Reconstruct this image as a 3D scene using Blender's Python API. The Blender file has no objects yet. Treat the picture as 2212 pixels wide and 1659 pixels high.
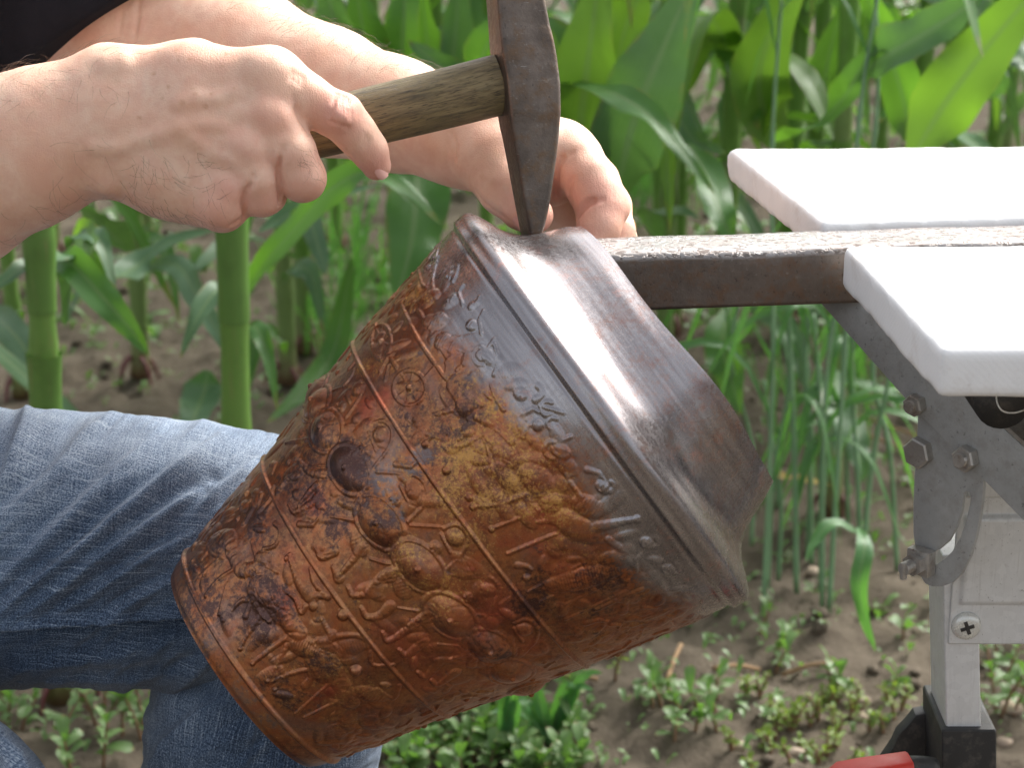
import bpy, bmesh, math, random
import numpy as np
from mathutils import Vector, Matrix

# ------------------------------------------------------------------ camera, sky, sun, exposure
SC = bpy.context.scene
COL = SC.collection
FPX, CU, CV = 4600.0, 1106.0, 829.5            # focal length and centre on a 2212 px wide picture
PITCH = math.radians(17.5)
CAM = np.array([0.0, 0.0, 0.89])
RIGHT = np.array([1.0, 0, 0])
FWD = np.array([0, math.cos(PITCH), -math.sin(PITCH)])
UPV = np.array([0, math.sin(PITCH), math.cos(PITCH)])
cam_data = bpy.data.cameras.new('camera')
cam = bpy.data.objects.new('camera', cam_data); COL.objects.link(cam)
cam.location = CAM
cam.rotation_euler = (math.pi / 2 - PITCH, 0, 0)
cam_data.sensor_width = 36.0
cam_data.lens = FPX / 2212.0 * 36.0
cam_data.clip_start = 0.02
cam_data.clip_end = 500
cam_data.dof.use_dof = True
cam_data.dof.focus_distance = 0.985
cam_data.dof.aperture_fstop = 17.0
SC.camera = cam

SUN_EL, SUN_AZ = math.radians(43), math.radians(42)      # azimuth clockwise from +Y (behind the scene)
wd = bpy.data.worlds.new('World'); SC.world = wd; wd.use_nodes = True
nt = wd.node_tree
sky = nt.nodes.new('ShaderNodeTexSky'); sky.sky_type = 'NISHITA'; sky.sun_disc = False
sky.sun_elevation = SUN_EL; sky.sun_rotation = SUN_AZ
sky.air_density = 1.0; sky.dust_density = 6.0; sky.ozone_density = 1.0
hs = nt.nodes.new('ShaderNodeHueSaturation'); hs.inputs['Saturation'].default_value = 0.30
bg = nt.nodes['Background']; bg.inputs['Strength'].default_value = 0.15
nt.links.new(sky.outputs[0], hs.inputs['Color']); nt.links.new(hs.outputs[0], bg.inputs['Color'])
sl = bpy.data.lights.new('sun', 'SUN'); sl.energy = 2.1; sl.angle = math.radians(15); sl.color = (1.0, 0.975, 0.94)
sun = bpy.data.objects.new('sun', sl); COL.objects.link(sun)
sd = Vector((math.sin(SUN_AZ) * math.cos(SUN_EL), math.cos(SUN_AZ) * math.cos(SUN_EL), math.sin(SUN_EL)))
sun.rotation_euler = sd.to_track_quat('Z', 'Y').to_euler()
sun.location = (0, 2, 3)
SC.view_settings.view_transform = 'Standard'; SC.view_settings.look = 'None'
SC.view_settings.exposure = 1.2; SC.view_settings.gamma = 1.0
SC.render.engine = 'CYCLES'
SC.cycles.max_bounces = 8; SC.cycles.transparent_max_bounces = 8
try: SC.cycles.use_denoising = True
except Exception: pass

rng = np.random.default_rng(7)
random.seed(7)

# ------------------------------------------------------------------ layout helpers
def P(u, v, d):
    "point seen at picture position (u,v) at distance d along the lens axis"
    return CAM + d * (FWD + (u - CU) / FPX * RIGHT - (v - CV) / FPX * UPV)
def PZ(u, v, z):
    "point of the horizontal plane at height z under picture position (u,v)"
    r = FWD + (u - CU) / FPX * RIGHT - (v - CV) / FPX * UPV
    return CAM + r * ((z - CAM[2]) / r[2])
def PP(u, v, p0, n):
    "point of the plane (p0,n)"
    r = FWD + (u - CU) / FPX * RIGHT - (v - CV) / FPX * UPV
    return CAM + r * (np.dot(np.asarray(p0) - CAM, n) / np.dot(r, n))
def pix(p):
    q = np.asarray(p) - CAM
    d = q @ FWD
    return CU + FPX * (q @ RIGHT) / d, CV - FPX * (q @ UPV) / d, d
def nrm(v):
    v = np.asarray(v, float); return v / (np.linalg.norm(v) + 1e-12)

# ------------------------------------------------------------------ object helpers
def tag(o, label=None, cat=None, group=None, kind=None):
    if label: o['label'] = label
    if cat: o['category'] = cat
    if group: o['group'] = group
    if kind: o['kind'] = kind
    return o
def empty(name, loc, label=None, cat=None, group=None):
    o = bpy.data.objects.new(name, None); COL.objects.link(o)
    o.location = loc; o.empty_display_size = 0.02
    return tag(o, label, cat, group)
def link(name, me, mat=None, parent=None, local=False):
    "mesh given in world coordinates becomes ONE object, a child of parent if given"
    if mat is not None and not me.materials: me.materials.append(mat)
    o = bpy.data.objects.new(name, me); COL.objects.link(o)
    if parent is not None:
        o.parent = parent
        if not local:
            L = Vector((0, 0, 0)); q = parent
            while q is not None: L = L + Vector(q.location); q = q.parent
            o.location = -L + Vector((0, 0, 0))
    return o
def mesh_np(name, V, F, smooth=True, uv=None):
    "V (n,3), F (m,3|4) numpy -> mesh"
    V = np.ascontiguousarray(V, np.float32); F = np.ascontiguousarray(F, np.int32)
    me = bpy.data.meshes.new(name)
    k = F.shape[1]
    me.vertices.add(len(V)); me.vertices.foreach_set('co', V.ravel())
    me.loops.add(F.size); me.loops.foreach_set('vertex_index', F.ravel())
    me.polygons.add(len(F))
    me.polygons.foreach_set('loop_start', np.arange(0, F.size, k, dtype=np.int32))
    if smooth: me.polygons.foreach_set('use_smooth', np.ones(len(F), bool))
    me.update(calc_edges=True)
    if uv is not None:
        l = me.uv_layers.new(name='UVMap')
        l.data.foreach_set('uv', np.ascontiguousarray(uv[F.ravel()], np.float32).ravel())
    return me
def fattr(me, name, a):
    at = me.attributes.new(name, 'FLOAT', 'POINT')
    at.data.foreach_set('value', np.ascontiguousarray(a, np.float32))
def grid_faces(n, m, wrap=False):
    i = np.arange(n - 1)[:, None]; j = np.arange(m if wrap else m - 1)[None, :]
    j2 = (j + 1) % m
    return np.stack([i * m + j, i * m + j2, (i + 1) * m + j2, (i + 1) * m + j], -1).reshape(-1, 4)
class MB:
    "collects polygons"
    def __init__(s): s.V = []; s.F = []
    def add(s, V, F):
        o = len(s.V); s.V += [tuple(map(float, p)) for p in V]; s.F += [tuple(int(i) + o for i in f) for f in F]
    def mesh(s, name, smooth=False):
        me = bpy.data.meshes.new(name); me.from_pydata(s.V, [], s.F); me.update()
        if smooth: me.polygons.foreach_set('use_smooth', np.ones(len(me.polygons), bool))
        return me
def loft(rings, caps=True, closed=True):
    "rings: list of (m,3) arrays -> V,F (quads and end fans)"
    R = np.array(rings); n, m = R.shape[:2]
    V = R.reshape(-1, 3).tolist(); F = [tuple(f) for f in grid_faces(n, m, True)]
    if caps:
        F.append(tuple(range(m - 1, -1, -1))); F.append(tuple((n - 1) * m + j for j in range(m)))
    return V, F
def tube(path, radii, m=10, caps=True, flat=1.0, side=None):
    path = np.asarray(path, float); n = len(path)
    radii = np.broadcast_to(np.asarray(radii, float), (n,))
    T = np.gradient(path, axis=0); T /= np.linalg.norm(T, axis=1)[:, None] + 1e-12
    a = np.asarray(side, float) if side is not None else (np.array([0, 0, 1.0]) if abs(T[0][2]) < .9 else np.array([1.0, 0, 0]))
    rings = []; th = np.linspace(0, 2 * np.pi, m, endpoint=False)
    for k in range(n):
        a = a - T[k] * (a @ T[k]); a = a / (np.linalg.norm(a) + 1e-12)
        b = np.cross(T[k], a)
        rings.append(path[k] + radii[k] * (np.cos(th)[:, None] * a + flat * np.sin(th)[:, None] * b))
    return loft(rings, caps)
def bez(pts, n):
    "Catmull-Rom through pts"
    pts = np.asarray(pts, float)
    Q = np.vstack([2 * pts[0] - pts[1], pts, 2 * pts[-1] - pts[-2]])
    out = []; m = len(pts) - 1
    for s in np.linspace(0, m, n):
        i = min(int(s), m - 1); t = s - i
        p0, p1, p2, p3 = Q[i], Q[i + 1], Q[i + 2], Q[i + 3]
        out.append(0.5 * (2 * p1 + (p2 - p0) * t + (2 * p0 - 5 * p1 + 4 * p2 - p3) * t * t + (3 * p1 - p0 - 3 * p2 + p3) * t ** 3))
    return np.array(out)
def bevelled(me, w, seg=2, angle=40):
    bm = bmesh.new(); bm.from_mesh(me)
    bmesh.ops.remove_doubles(bm, verts=bm.verts, dist=1e-6)
    bmesh.ops.recalc_face_normals(bm, faces=bm.faces)
    es = [e for e in bm.edges if len(e.link_faces) == 2 and e.calc_face_angle(0) > math.radians(angle)]
    bmesh.ops.bevel(bm, geom=es, offset=w, segments=seg, affect='EDGES', profile=0.6, clamp_overlap=True)
    for f in bm.faces: f.smooth = len(f.verts) <= 4 and f.calc_area() < (w * 8) ** 2 * 0 + 1e9
    bm.to_mesh(me); bm.free(); me.update()
    try: me.set_sharp_from_angle(angle=math.radians(35))
    except Exception: pass
    return me
def prism(poly, off):
    "polygon (list of 3D points) extruded by vector off"
    n = len(poly); A = [np.asarray(p, float) for p in poly]; B = [p + off for p in A]
    F = [tuple(range(n)), tuple(range(2 * n - 1, n - 1, -1))]
    F += [(i, i + n, (i + 1) % n + n, (i + 1) % n) for i in range(n)]
    return A + B, F
def box(c, ax, ay, az):
    "box from centre and three half-axis vectors"
    c, ax, ay, az = map(np.asarray, (c, ax, ay, az))
    V = [c + x * ax + y * ay + z * az for x in (-1, 1) for y in (-1, 1) for z in (-1, 1)]
    return V, [(0, 1, 3, 2), (4, 6, 7, 5), (0, 4, 5, 1), (2, 3, 7, 6), (0, 2, 6, 4), (1, 5, 7, 3)]
def hexring(c, n, r, up, k=6, ph=0.0):
    n = nrm(n); a = nrm(np.asarray(up) - n * np.dot(up, n)); b = np.cross(n, a)
    return [np.asarray(c) + r * (math.cos(ph + 2 * math.pi * i / k) * a + math.sin(ph + 2 * math.pi * i / k) * b) for i in range(k)]

# ------------------------------------------------------------------ numpy noise
def _lat(seed, shape): return np.random.default_rng(seed).random(shape)
def vnoise2(x, y, seed=0, per=64):
    L = _lat(seed, (per, per)); xi = np.floor(x).astype(int); yi = np.floor(y).astype(int)
    fx = x - xi; fy = y - yi; fx = fx * fx * (3 - 2 * fx); fy = fy * fy * (3 - 2 * fy)
    a = L[xi % per, yi % per]; b = L[(xi + 1) % per, yi % per]; c = L[xi % per, (yi + 1) % per]; d = L[(xi + 1) % per, (yi + 1) % per]
    return (a * (1 - fx) + b * fx) * (1 - fy) + (c * (1 - fx) + d * fx) * fy - 0.5
def fbm2(x, y, oct=4, seed=0):
    s = 0; a = 1.0
    for o in range(oct): s = s + a * vnoise2(x * 2 ** o + 17.3 * o, y * 2 ** o + 9.1 * o, seed + o); a *= .5
    return s
def vnoise3(p, seed=0, per=24):
    L = _lat(seed, (per, per, per)); i = np.floor(p).astype(int); f = p - i; f = f * f * (3 - 2 * f)
    r = 0
    for dx in (0, 1):
        for dy in (0, 1):
            for dz in (0, 1):
                w = (f[..., 0] if dx else 1 - f[..., 0]) * (f[..., 1] if dy else 1 - f[..., 1]) * (f[..., 2] if dz else 1 - f[..., 2])
                r = r + w * L[(i[..., 0] + dx) % per, (i[..., 1] + dy) % per, (i[..., 2] + dz) % per]
    return r - .5
def sstep(a, b, x):
    t = np.clip((x - a) / (b - a), 0, 1); return t * t * (3 - 2 * t)

# ------------------------------------------------------------------ implicit surfaces -> mesh (surface nets on sparse blocks)
def smin(a, b, k):
    if np.ndim(k) == 0 and k <= 0: return np.minimum(a, b)
    h = np.maximum(k - np.abs(a - b), 0) / np.maximum(k, 1e-7)
    return np.minimum(a, b) - h * h * k * .25
class Cap:
    "tapered capsule a->b with radii ra,rb; flattened by fl along n"
    def __init__(s, a, b, ra, rb, n=None, fl=1.0, k=None):
        s.a = np.asarray(a, float); s.b = np.asarray(b, float); s.ra = ra; s.rb = rb
        s.n = None if n is None else nrm(n); s.fl = fl; s.k = k
        m = max(ra, rb) + .012
        s.lo = np.minimum(s.a, s.b) - m; s.hi = np.maximum(s.a, s.b) + m
    def __call__(s, p):
        ba = s.b - s.a; q = p - s.a
        t = np.clip((q @ ba) / (ba @ ba + 1e-12), 0, 1)
        q = q - t[:, None] * ba
        if s.n is not None and s.fl != 1.0: q = q + ((q @ s.n) * (1 / s.fl - 1))[:, None] * s.n
        return (np.sqrt((q * q).sum(1)) - (s.ra + (s.rb - s.ra) * t)) * min(1.0, s.fl if s.n is not None else 1.0)
def chain(pts, rad, n=None, fl=1.0):
    return [Cap(pts[i], pts[i + 1], rad[i], rad[i + 1], n, fl) for i in range(len(pts) - 1)]
_BB = {}
def group_eval(prims, p, k, lo, hi):
    d = np.full(len(p), 1.0); key = (id(prims), len(prims))
    if key not in _BB: _BB[key] = (np.array([c.lo for c in prims]), np.array([c.hi for c in prims]), prims)
    L_, H_, _ = _BB[key]
    for i in np.flatnonzero(((H_ >= lo) & (L_ <= hi)).all(1)):
        c = prims[i]
        d = smin(d, c(p), k if c.k is None else c.k)
    return d
def nets(fn, lo, hi, h, B=24, band=0.02):
    "fn(points,lo,hi)->distance. returns V,F"
    lo = np.asarray(lo, float); n = np.ceil((np.asarray(hi) - lo) / (h * B)).astype(int)
    CK = []; CVt = []; EK = []; S = np.array([1 << 42, 1 << 21, 1], np.int64)
    g = np.stack(np.meshgrid(*[np.arange(B + 1)] * 3, indexing='ij'), -1).reshape(-1, 3)
    cc = np.stack(np.meshgrid(*[np.arange(k) for k in n], indexing='ij'), -1).reshape(-1, 3)
    diag = h * B * .5 * 1.7321
    cen = lo + (cc + .5) * h * B
    for c, ce in zip(cc, cen):
        bl = ce - h * B / 2 - band; bh = ce + h * B / 2 + band
        d0 = fn(ce[None, :], bl, bh)[0]
        if abs(d0) > diag * 1.35 + band * .5: continue
        base = c * B
        pts = lo + (base + g) * h
        D = fn(pts, bl, bh).reshape(B + 1, B + 1, B + 1)
        if D.min() > 0 or D.max() < 0: continue
        cnt = np.zeros((B, B, B)); acc = np.zeros((B, B, B, 3))
        for ax in range(3):
            sl0 = [slice(None)] * 3; sl1 = [slice(None)] * 3
            sl0[ax] = slice(0, B); sl1[ax] = slice(1, B + 1)
            a = D[tuple(sl0)]; b = D[tuple(sl1)]
            cr = (a < 0) != (b < 0)
            t = np.where(cr, a / np.where(cr, a - b, 1), 0)
            o1, o2 = [k for k in range(3) if k != ax]
            for d1 in (0, 1):
                for d2 in (0, 1):
                    s = [slice(None)] * 3
                    s[o1] = slice(d1, d1 + B); s[o2] = slice(d2, d2 + B)
                    m = cr[tuple(s)]; tt = t[tuple(s)]
                    cnt += m
                    acc[..., ax] += np.where(m, tt, 0); acc[..., o1] += m * d1; acc[..., o2] += m * d2
            s = [slice(0, B)] * 3
            idx = np.argwhere(cr[tuple(s)])
            if len(idx):
                sg = (a[tuple(s)] < 0)[tuple(idx.T)]
                EK.append(np.column_stack([idx + base, np.full(len(idx), ax), sg]))
        idx = np.argwhere(cnt > 0)
        if len(idx):
            w = tuple(idx.T)
            CK.append(((idx + base) @ S)); CVt.append(lo + (base + idx + acc[w] / cnt[w][:, None]) * h)
    CK = np.concatenate(CK); V = np.concatenate(CVt); E = np.concatenate(EK).astype(np.int64)
    o = np.argsort(CK); CK = CK[o]; V = V[o]
    F = []
    for ax in range(3):
        e = E[E[:, 3] == ax]
        if not len(e): continue
        o1, o2 = (ax + 1) % 3, (ax + 2) % 3
        u1 = np.zeros(3, np.int64); u1[o1] = 1; u2 = np.zeros(3, np.int64); u2[o2] = 1
        ks = [(e[:, :3] + q) @ S for q in (-u1 - u2, -u2, 0 * u1, -u1)]
        ix = [np.clip(np.searchsorted(CK, k), 0, len(CK) - 1) for k in ks]
        ok = np.all([CK[i] == k for i, k in zip(ix, ks)], axis=0)
        q = np.stack(ix, -1)[ok]; sg = e[ok, 4] == 1
        q[~sg] = q[~sg][:, ::-1]
        F.append(q)
    return V, np.concatenate(F)
def vert_normals(V, F):
    fn = np.cross(V[F[:, 2]] - V[F[:, 0]], V[F[:, 3]] - V[F[:, 1]])
    N = np.zeros_like(V)
    for k in range(4): np.add.at(N, F[:, k], fn)
    return N / (np.linalg.norm(N, axis=1)[:, None] + 1e-12)

# ------------------------------------------------------------------ material helper
class M:
    def __init__(s, name, **kw):
        s.m = bpy.data.materials.new(name); s.m.use_nodes = True; s.t = s.m.node_tree
        s.b = s.t.nodes['Principled BSDF']; s.out = s.t.nodes['Material Output']
        for k, v in kw.items(): s.set(s.b, k, v)
    def set(s, n, k, v):
        k = k.replace('_', ' ') if isinstance(k, str) and k not in n.inputs else k
        i = n.inputs[k]
        if isinstance(v, bpy.types.NodeSocket): s.t.links.new(v, i)
        elif i.type == 'RGBA' and not isinstance(v, (int, float)): i.default_value = (*v[:3], 1)
        else: i.default_value = v
    def n(s, typ, out=0, props=None, **kw):
        x = s.t.nodes.new('ShaderNode' + typ)
        for k, v in (props or {}).items(): setattr(x, k, v)
        for k, v in kw.items():
            if k[0] == 'i' and k[1:].isdigit(): k = int(k[1:])
            s.set(x, k, v)
        return x.outputs[out]
    def co(s, which='Object', scale=(1, 1, 1), rot=(0, 0, 0)):
        c = s.t.nodes.new('ShaderNodeTexCoord').outputs[which]
        return s.n('Mapping', Vector=c, Scale=scale, Rotation=rot)
    def attr(s, name):
        return s.n('Attribute', 2, props=dict(attribute_name=name))
    def noise(s, co, scale, detail=4, rough=.55, dist=0.0):
        return s.n('TexNoise', 0, Vector=co, Scale=scale, Detail=detail, Roughness=rough, Distortion=dist)
    def voro(s, co, scale, feature='F1', rnd=1.0, out=0):
        return s.n('TexVoronoi', out, props=dict(feature=feature), Vector=co, Scale=scale, Randomness=rnd)
    def ramp(s, f, stops, interp='LINEAR'):
        x = s.t.nodes.new('ShaderNodeValToRGB'); r = x.color_ramp; r.interpolation = interp
        s.t.links.new(f, x.inputs[0])
        while len(r.elements) < len(stops): r.elements.new(.5)
        for e, (p, c) in zip(r.elements, stops):
            e.position = p; e.color = (*c, 1) if not isinstance(c, (int, float)) else (c, c, c, 1)
        return x.outputs[0]
    def mr(s, f, a, b, c=0.0, d=1.0):
        return s.n('MapRange', 0, i0=f, i1=a, i2=b, i3=c, i4=d)
    def mix(s, f, a, b, mode='MIX'):
        x = s.t.nodes.new('ShaderNodeMix'); x.data_type = 'RGBA'; x.blend_type = mode
        s.set(x, 0, f); s.set(x, 6, a); s.set(x, 7, b)
        return x.outputs[2]
    def math(s, op, a, b=0.0):
        return s.n('Math', 0, props=dict(operation=op, use_clamp=False), i0=a, i1=b)
    def bump(s, h, strength=.3, dist=.001, normal=None):
        x = s.t.nodes.new('ShaderNodeBump'); s.set(x, 'Strength', strength); s.set(x, 'Distance', dist); s.set(x, 'Height', h)
        if normal is not None: s.set(x, 'Normal', normal)
        return x.outputs[0]
    def p(s, **kw):
        for k, v in kw.items(): s.set(s.b, k, v)
        return s
# ------------------------------------------------------------------ materials
def mk_skin():
    m = M('skin'); co = m.co('Object')
    big = m.noise(co, 38, 4, .6); mid = m.noise(co, 150, 3, .6)
    c = m.ramp(big, [(.3, (.71, .405, .275)), (.5, (.755, .485, .350)), (.7, (.80, .570, .430))])
    c = m.mix(m.mr(mid, .42, .62, 0, .45), c, (.68, .375, .275))
    c = m.mix(m.attr('red'), c, (.66, .31, .235))
    fv = m.voro(co, 190); fn = m.noise(co, 60, 2)
    fr = m.math('MULTIPLY', m.mr(fv, .10, .17, 1, 0), m.mr(fn, .54, .60, 0, .18))
    c = m.mix(m.math('MAXIMUM', fr, m.math('MULTIPLY', m.attr('freckle'), .62)), c, (.50, .25, .14))
    pores = m.voro(co, 1300); wr = m.noise(m.co('Object', (2600, 420, 420)), 1, 3, .6)
    fine = m.noise(co, 900, 3, .6)
    h = m.math('ADD', m.math('MULTIPLY', wr, .6), m.math('MULTIPLY', pores, .35)); h = m.math('ADD', h, m.math('MULTIPLY', fine, .5))
    cr = m.math('MULTIPLY', m.noise(m.co('Object', (700, 120, 120)), 1, 4, .65), m.attr('red'))
    h2 = m.math('ADD', h, m.math('MULTIPLY', cr, 2.0))
    m.p(Base_Color=c, Roughness=m.mr(mid, .3, .7, .46, .60), Normal=m.bump(h2, .36, .0007))
    m.set(m.b, 'Subsurface Weight', .18); m.b.inputs['Subsurface Radius'].default_value = (.012, .0045, .0025)
    m.set(m.b, 'Subsurface Scale', .16); m.set(m.b, 'Specular IOR Level', .45)
    return m.m
def mk_nail():
    m = M('nail', Base_Color=(.66, .36, .30), Roughness=.28); return m.m
def mk_hair():
    m = M('hair', Base_Color=(.13, .075, .045), Roughness=.5); return m.m
def mk_denim():
    m = M('denim'); uv = m.co('UV')
    tw = m.n('TexWave', 1, props=dict(wave_type='BANDS', bands_direction='DIAGONAL'), Vector=m.co('UV', (1, 1, 1)), Scale=330, Distortion=1.2, Detail=1)
    wv = m.noise(m.co('UV', (620, 620, 1)), 1, 2, .6)
    sl1 = m.noise(m.co('UV', (16, 900, 1)), 1, 3, .6); sl2 = m.noise(m.co('UV', (900, 18, 1)), 1, 3, .6)
    big = m.noise(m.co('Object'), 26, 4, .55)
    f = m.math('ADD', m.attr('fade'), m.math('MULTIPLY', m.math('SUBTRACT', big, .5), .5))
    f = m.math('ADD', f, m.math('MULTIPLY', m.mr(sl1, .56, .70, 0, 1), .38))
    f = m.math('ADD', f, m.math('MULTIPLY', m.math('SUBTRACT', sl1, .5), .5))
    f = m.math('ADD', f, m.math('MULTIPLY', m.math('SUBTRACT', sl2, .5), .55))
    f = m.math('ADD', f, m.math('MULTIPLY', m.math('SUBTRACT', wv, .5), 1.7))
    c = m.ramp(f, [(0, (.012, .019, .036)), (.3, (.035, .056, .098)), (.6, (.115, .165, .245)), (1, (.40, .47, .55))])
    h = m.math('ADD', m.math('MULTIPLY', wv, 1.0), m.math('MULTIPLY', sl1, .7)); h = m.math('ADD', h, m.math('MULTIPLY', tw, .25))
    m.p(Base_Color=c, Roughness=.9, Normal=m.bump(h, .6, .0008))
    m.set(m.b, 'Specular IOR Level', .15); m.set(m.b, 'Sheen Weight', .15)
    return m.m
def mk_thread():
    return M('thread', Base_Color=(.075, .06, .07), Roughness=.8).m
def mk_shirt():
    m = M('shirt', Roughness=.92); co = m.co('Object')
    n = m.noise(co, 60, 3); w = m.noise(co, 1800, 2)
    m.p(Base_Color=m.mix(n, (.010, .010, .013), (.022, .022, .028)), Normal=m.bump(w, .5, .0008)); m.set(m.b, 'Specular IOR Level', .2)
    return m.m
def mk_copper():
    m = M('copper'); co = m.co('Object')
    gA = m.attr('grey'); a = m.noise(co, 32, 6, .62, .6); b = m.noise(co, 85, 5, .65, .4); f = m.noise(co, 420, 4, .7); sp = m.noise(co, 1500, 2, .6)
    base = m.ramp(a, [(.28, (.12, .050, .036)), (.42, (.29, .100, .050)), (.55, (.40, .145, .060)), (.70, (.32, .080, .050))])
    base = m.mix(m.mr(b, .40, .62, 0, .8), base, (.37, .185, .085))
    base = m.mix(m.math('MULTIPLY', m.mr(f, .43, .60, 0, .72), m.mr(a, .35, .6, 1, .4)), base, (.105, .050, .038))
    base = m.mix(m.mr(m.noise(co, 21, 5, .7, 1.0), .50, .66, 0, .55), base, (.21, .155, .145))
    # flame red, ochre dust, black oxide, grey scale
    rn = m.math('ADD', m.attr('red'), m.math('MULTIPLY', m.math('SUBTRACT', b, .5), 1.6))
    base = m.mix(m.mr(rn, .32, .80, 0, .75), base, (.46, .095, .058))
    on = m.math('ADD', m.attr('ochre'), m.math('MULTIPLY', m.math('SUBTRACT', m.noise(co, 750, 5, .75), .5), 4.2))
    on = m.math('ADD', on, m.math('MULTIPLY', m.math('SUBTRACT', b, .5), 2.2))
    och = m.mr(on, .48, 1.0, 0, .85)
    base = m.mix(och, base, (.52, .275, .075))
    dn = m.math('ADD', m.attr('dark'), m.math('MULTIPLY', m.math('SUBTRACT', b, .5), 2.4))
    dn = m.math('ADD', dn, m.math('MULTIPLY', m.math('SUBTRACT', f, .5), 1.8))
    dn = m.math('ADD', dn, m.math('MULTIPLY', m.math('SUBTRACT', a, .5), 1.4)); drk = m.mr(dn, .36, .80, 0, .90)
    base = m.mix(drk, base, (.085, .048, .046))
    gn = m.math('ADD', m.attr('grey'), m.math('MULTIPLY', m.math('SUBTRACT', b, .5), .9))
    gn = m.math('ADD', gn, m.math('MULTIPLY', m.math('SUBTRACT', a, .5), .9)); gn = m.math('ADD', gn, m.math('MULTIPLY', m.math('SUBTRACT', f, .5), .8))
    gm = m.mr(gn, .24, .92, 0, 1)
    st = m.noise(m.co('UV', (7, 60, 1)), 1, 5, .7, .4)
    gcol = m.ramp(st, [(.32, (.205, .186, .192)), (.5, (.285, .265, .272)), (.68, (.375, .355, .362))])
    base = m.mix(gm, base, gcol)
    ps = m.math('MULTIPLY', m.mr(m.noise(m.co('Object'), 48, 7, .8), .57, .68, 0, .65), gm)
    base = m.mix(ps, base, (.46, .25, .21))
    base = m.mix(m.mr(sp, .58, .75, 0, .25), base, (.62, .40, .26))
    rough = m.math('ADD', m.mr(f, .3, .7, .26, .42), m.math('MULTIPLY', och, .14))
    rough = m.math('SUBTRACT', rough, m.math('MULTIPLY', gm, .075))
    scr = m.noise(m.co('UV', (5, 420, 1)), 1, 4, .7)
    hh = m.math('ADD', m.math('MULTIPLY', b, m.mr(gA, .3, .9, .8, .12)), m.math('MULTIPLY', f, m.mr(gA, .3, .9, .16, .08)))
    hh = m.math('ADD', hh, m.math('MULTIPLY', scr, m.mr(gA, .3, .9, .06, .13)))
    m.p(Base_Color=base, Metallic=m.math('SUBTRACT', .92, m.math('MULTIPLY', och, .25)), Roughness=rough, Normal=m.bump(hh, .35, .0012))
    return m.m
def mk_steel(name, dark, lite, rust, rough=(.38, .6), rustamt=.5, met=.85, scale=1.0, pits=0.0):
    m = M(name); co = m.co('Object', (scale,) * 3)
    a = m.noise(co, 45, 5, .65); f = m.noise(co, 380, 5, .7); v = m.noise(co, 130, 4, .7)
    c = m.mix(m.mr(a, .35, .65), dark, lite)
    c = m.mix(m.math('MULTIPLY', m.mr(v, .48, .66), rustamt), c, rust)
    c = m.mix(m.mr(f, .60, .74, 0, .45), c, (.34, .33, .31))
    c = m.mix(m.mr(f, .40, .30, 0, .5), c, (.02, .017, .015))
    h = m.math('ADD', f, m.math('MULTIPLY', v, .8))
    m.p(Base_Color=c, Metallic=met, Roughness=m.mr(f, .3, .7, *rough), Normal=m.bump(h, .4, .0006))
    return m
def mk_bar():
    m = mk_steel('bar_steel', (.135, .112, .098), (.20, .170, .150), (.20, .115, .070), (.40, .62), .6)
    co = m.co('Object')
    tp = m.attr('top')
    pv = m.noise(m.co('Object', (270, 480, 480)), 1, 4, .65, .5)
    pit = m.math('MULTIPLY', m.mr(pv, .52, .56, 0, 1), tp)
    worn = m.mix(m.noise(co, 60, 4), (.27, .258, .25), (.44, .425, .415))
    old = m.b.inputs['Base Color'].links[0].from_socket
    pol = m.math('MULTIPLY', tp, m.mr(m.noise(co, 34, 4, .6), .36, .58, .45, 1))
    c = m.mix(pol, old, worn); c = m.mix(m.math('MULTIPLY', pit, .8), c, (.075, .055, .045))
    r = m.math('SUBTRACT', .52, m.math('MULTIPLY', pol, .27)); r = m.math('ADD', r, m.math('MULTIPLY', pit, .3))
    h = m.math('SUBTRACT', m.math('MULTIPLY', m.noise(co, 380, 4, .7), .5), m.math('MULTIPLY', pit, 1.2))
    m.p(Base_Color=c, Roughness=r, Normal=m.bump(h, .5, .0007))
    return m.m
def mk_wood():
    m = M('handle_wood'); co = m.co('UV', (1, 1, 1))
    g = m.noise(m.co('UV', (1.6, 34, 1)), 1, 6, .65, .3); g2 = m.noise(m.co('UV', (6, 150, 1)), 1, 4, .7)
    d = m.noise(m.co('Object'), 40, 4)
    c = m.ramp(g, [(.30, (.045, .036, .022)), (.45, (.135, .098, .045)), (.60, (.21, .155, .070)), (.75, (.255, .205, .115))])
    c = m.mix(m.mr(d, .45, .65, 0, .45), c, (.155, .125, .050))
    c = m.mix(m.mr(g2, .54, .64, 0, .85), c, (.028, .022, .015))
    h = m.math('SUBTRACT', g, m.math('MULTIPLY', m.mr(g2, .54, .66), .7))
    m.p(Base_Color=c, Roughness=m.mr(g, .3, .7, .60, .40), Normal=m.bump(h, .55, .0010)); m.set(m.b, 'Specular IOR Level', .45)
    return m.m
def mk_cloth():
    m = M('white_cloth'); co = m.co('Object')
    w = m.n('TexWave', 1, props=dict(wave_type='BANDS', bands_direction='DIAGONAL'), Vector=co, Scale=190, Distortion=1.5, Detail=2)
    s = m.noise(co, 30, 5, .7); s2 = m.noise(co, 90, 5, .7)
    c = m.mix(m.mr(s, .54, .74, 0, .5), (.80, .80, .795), (.54, .48, .42))
    c = m.mix(m.math('MULTIPLY', m.mr(s2, .66, .76, 0, .7), m.mr(s, .45, .6)), c, (.34, .27, .22))
    fz = m.noise(co, 1600, 2)
    m.p(Base_Color=c, Roughness=.95, Normal=m.bump(m.math('ADD', m.math('MULTIPLY', w, .2), fz), .22, .0006)); m.set(m.b, 'Specular IOR Level', .1)
    return m.m
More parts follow.
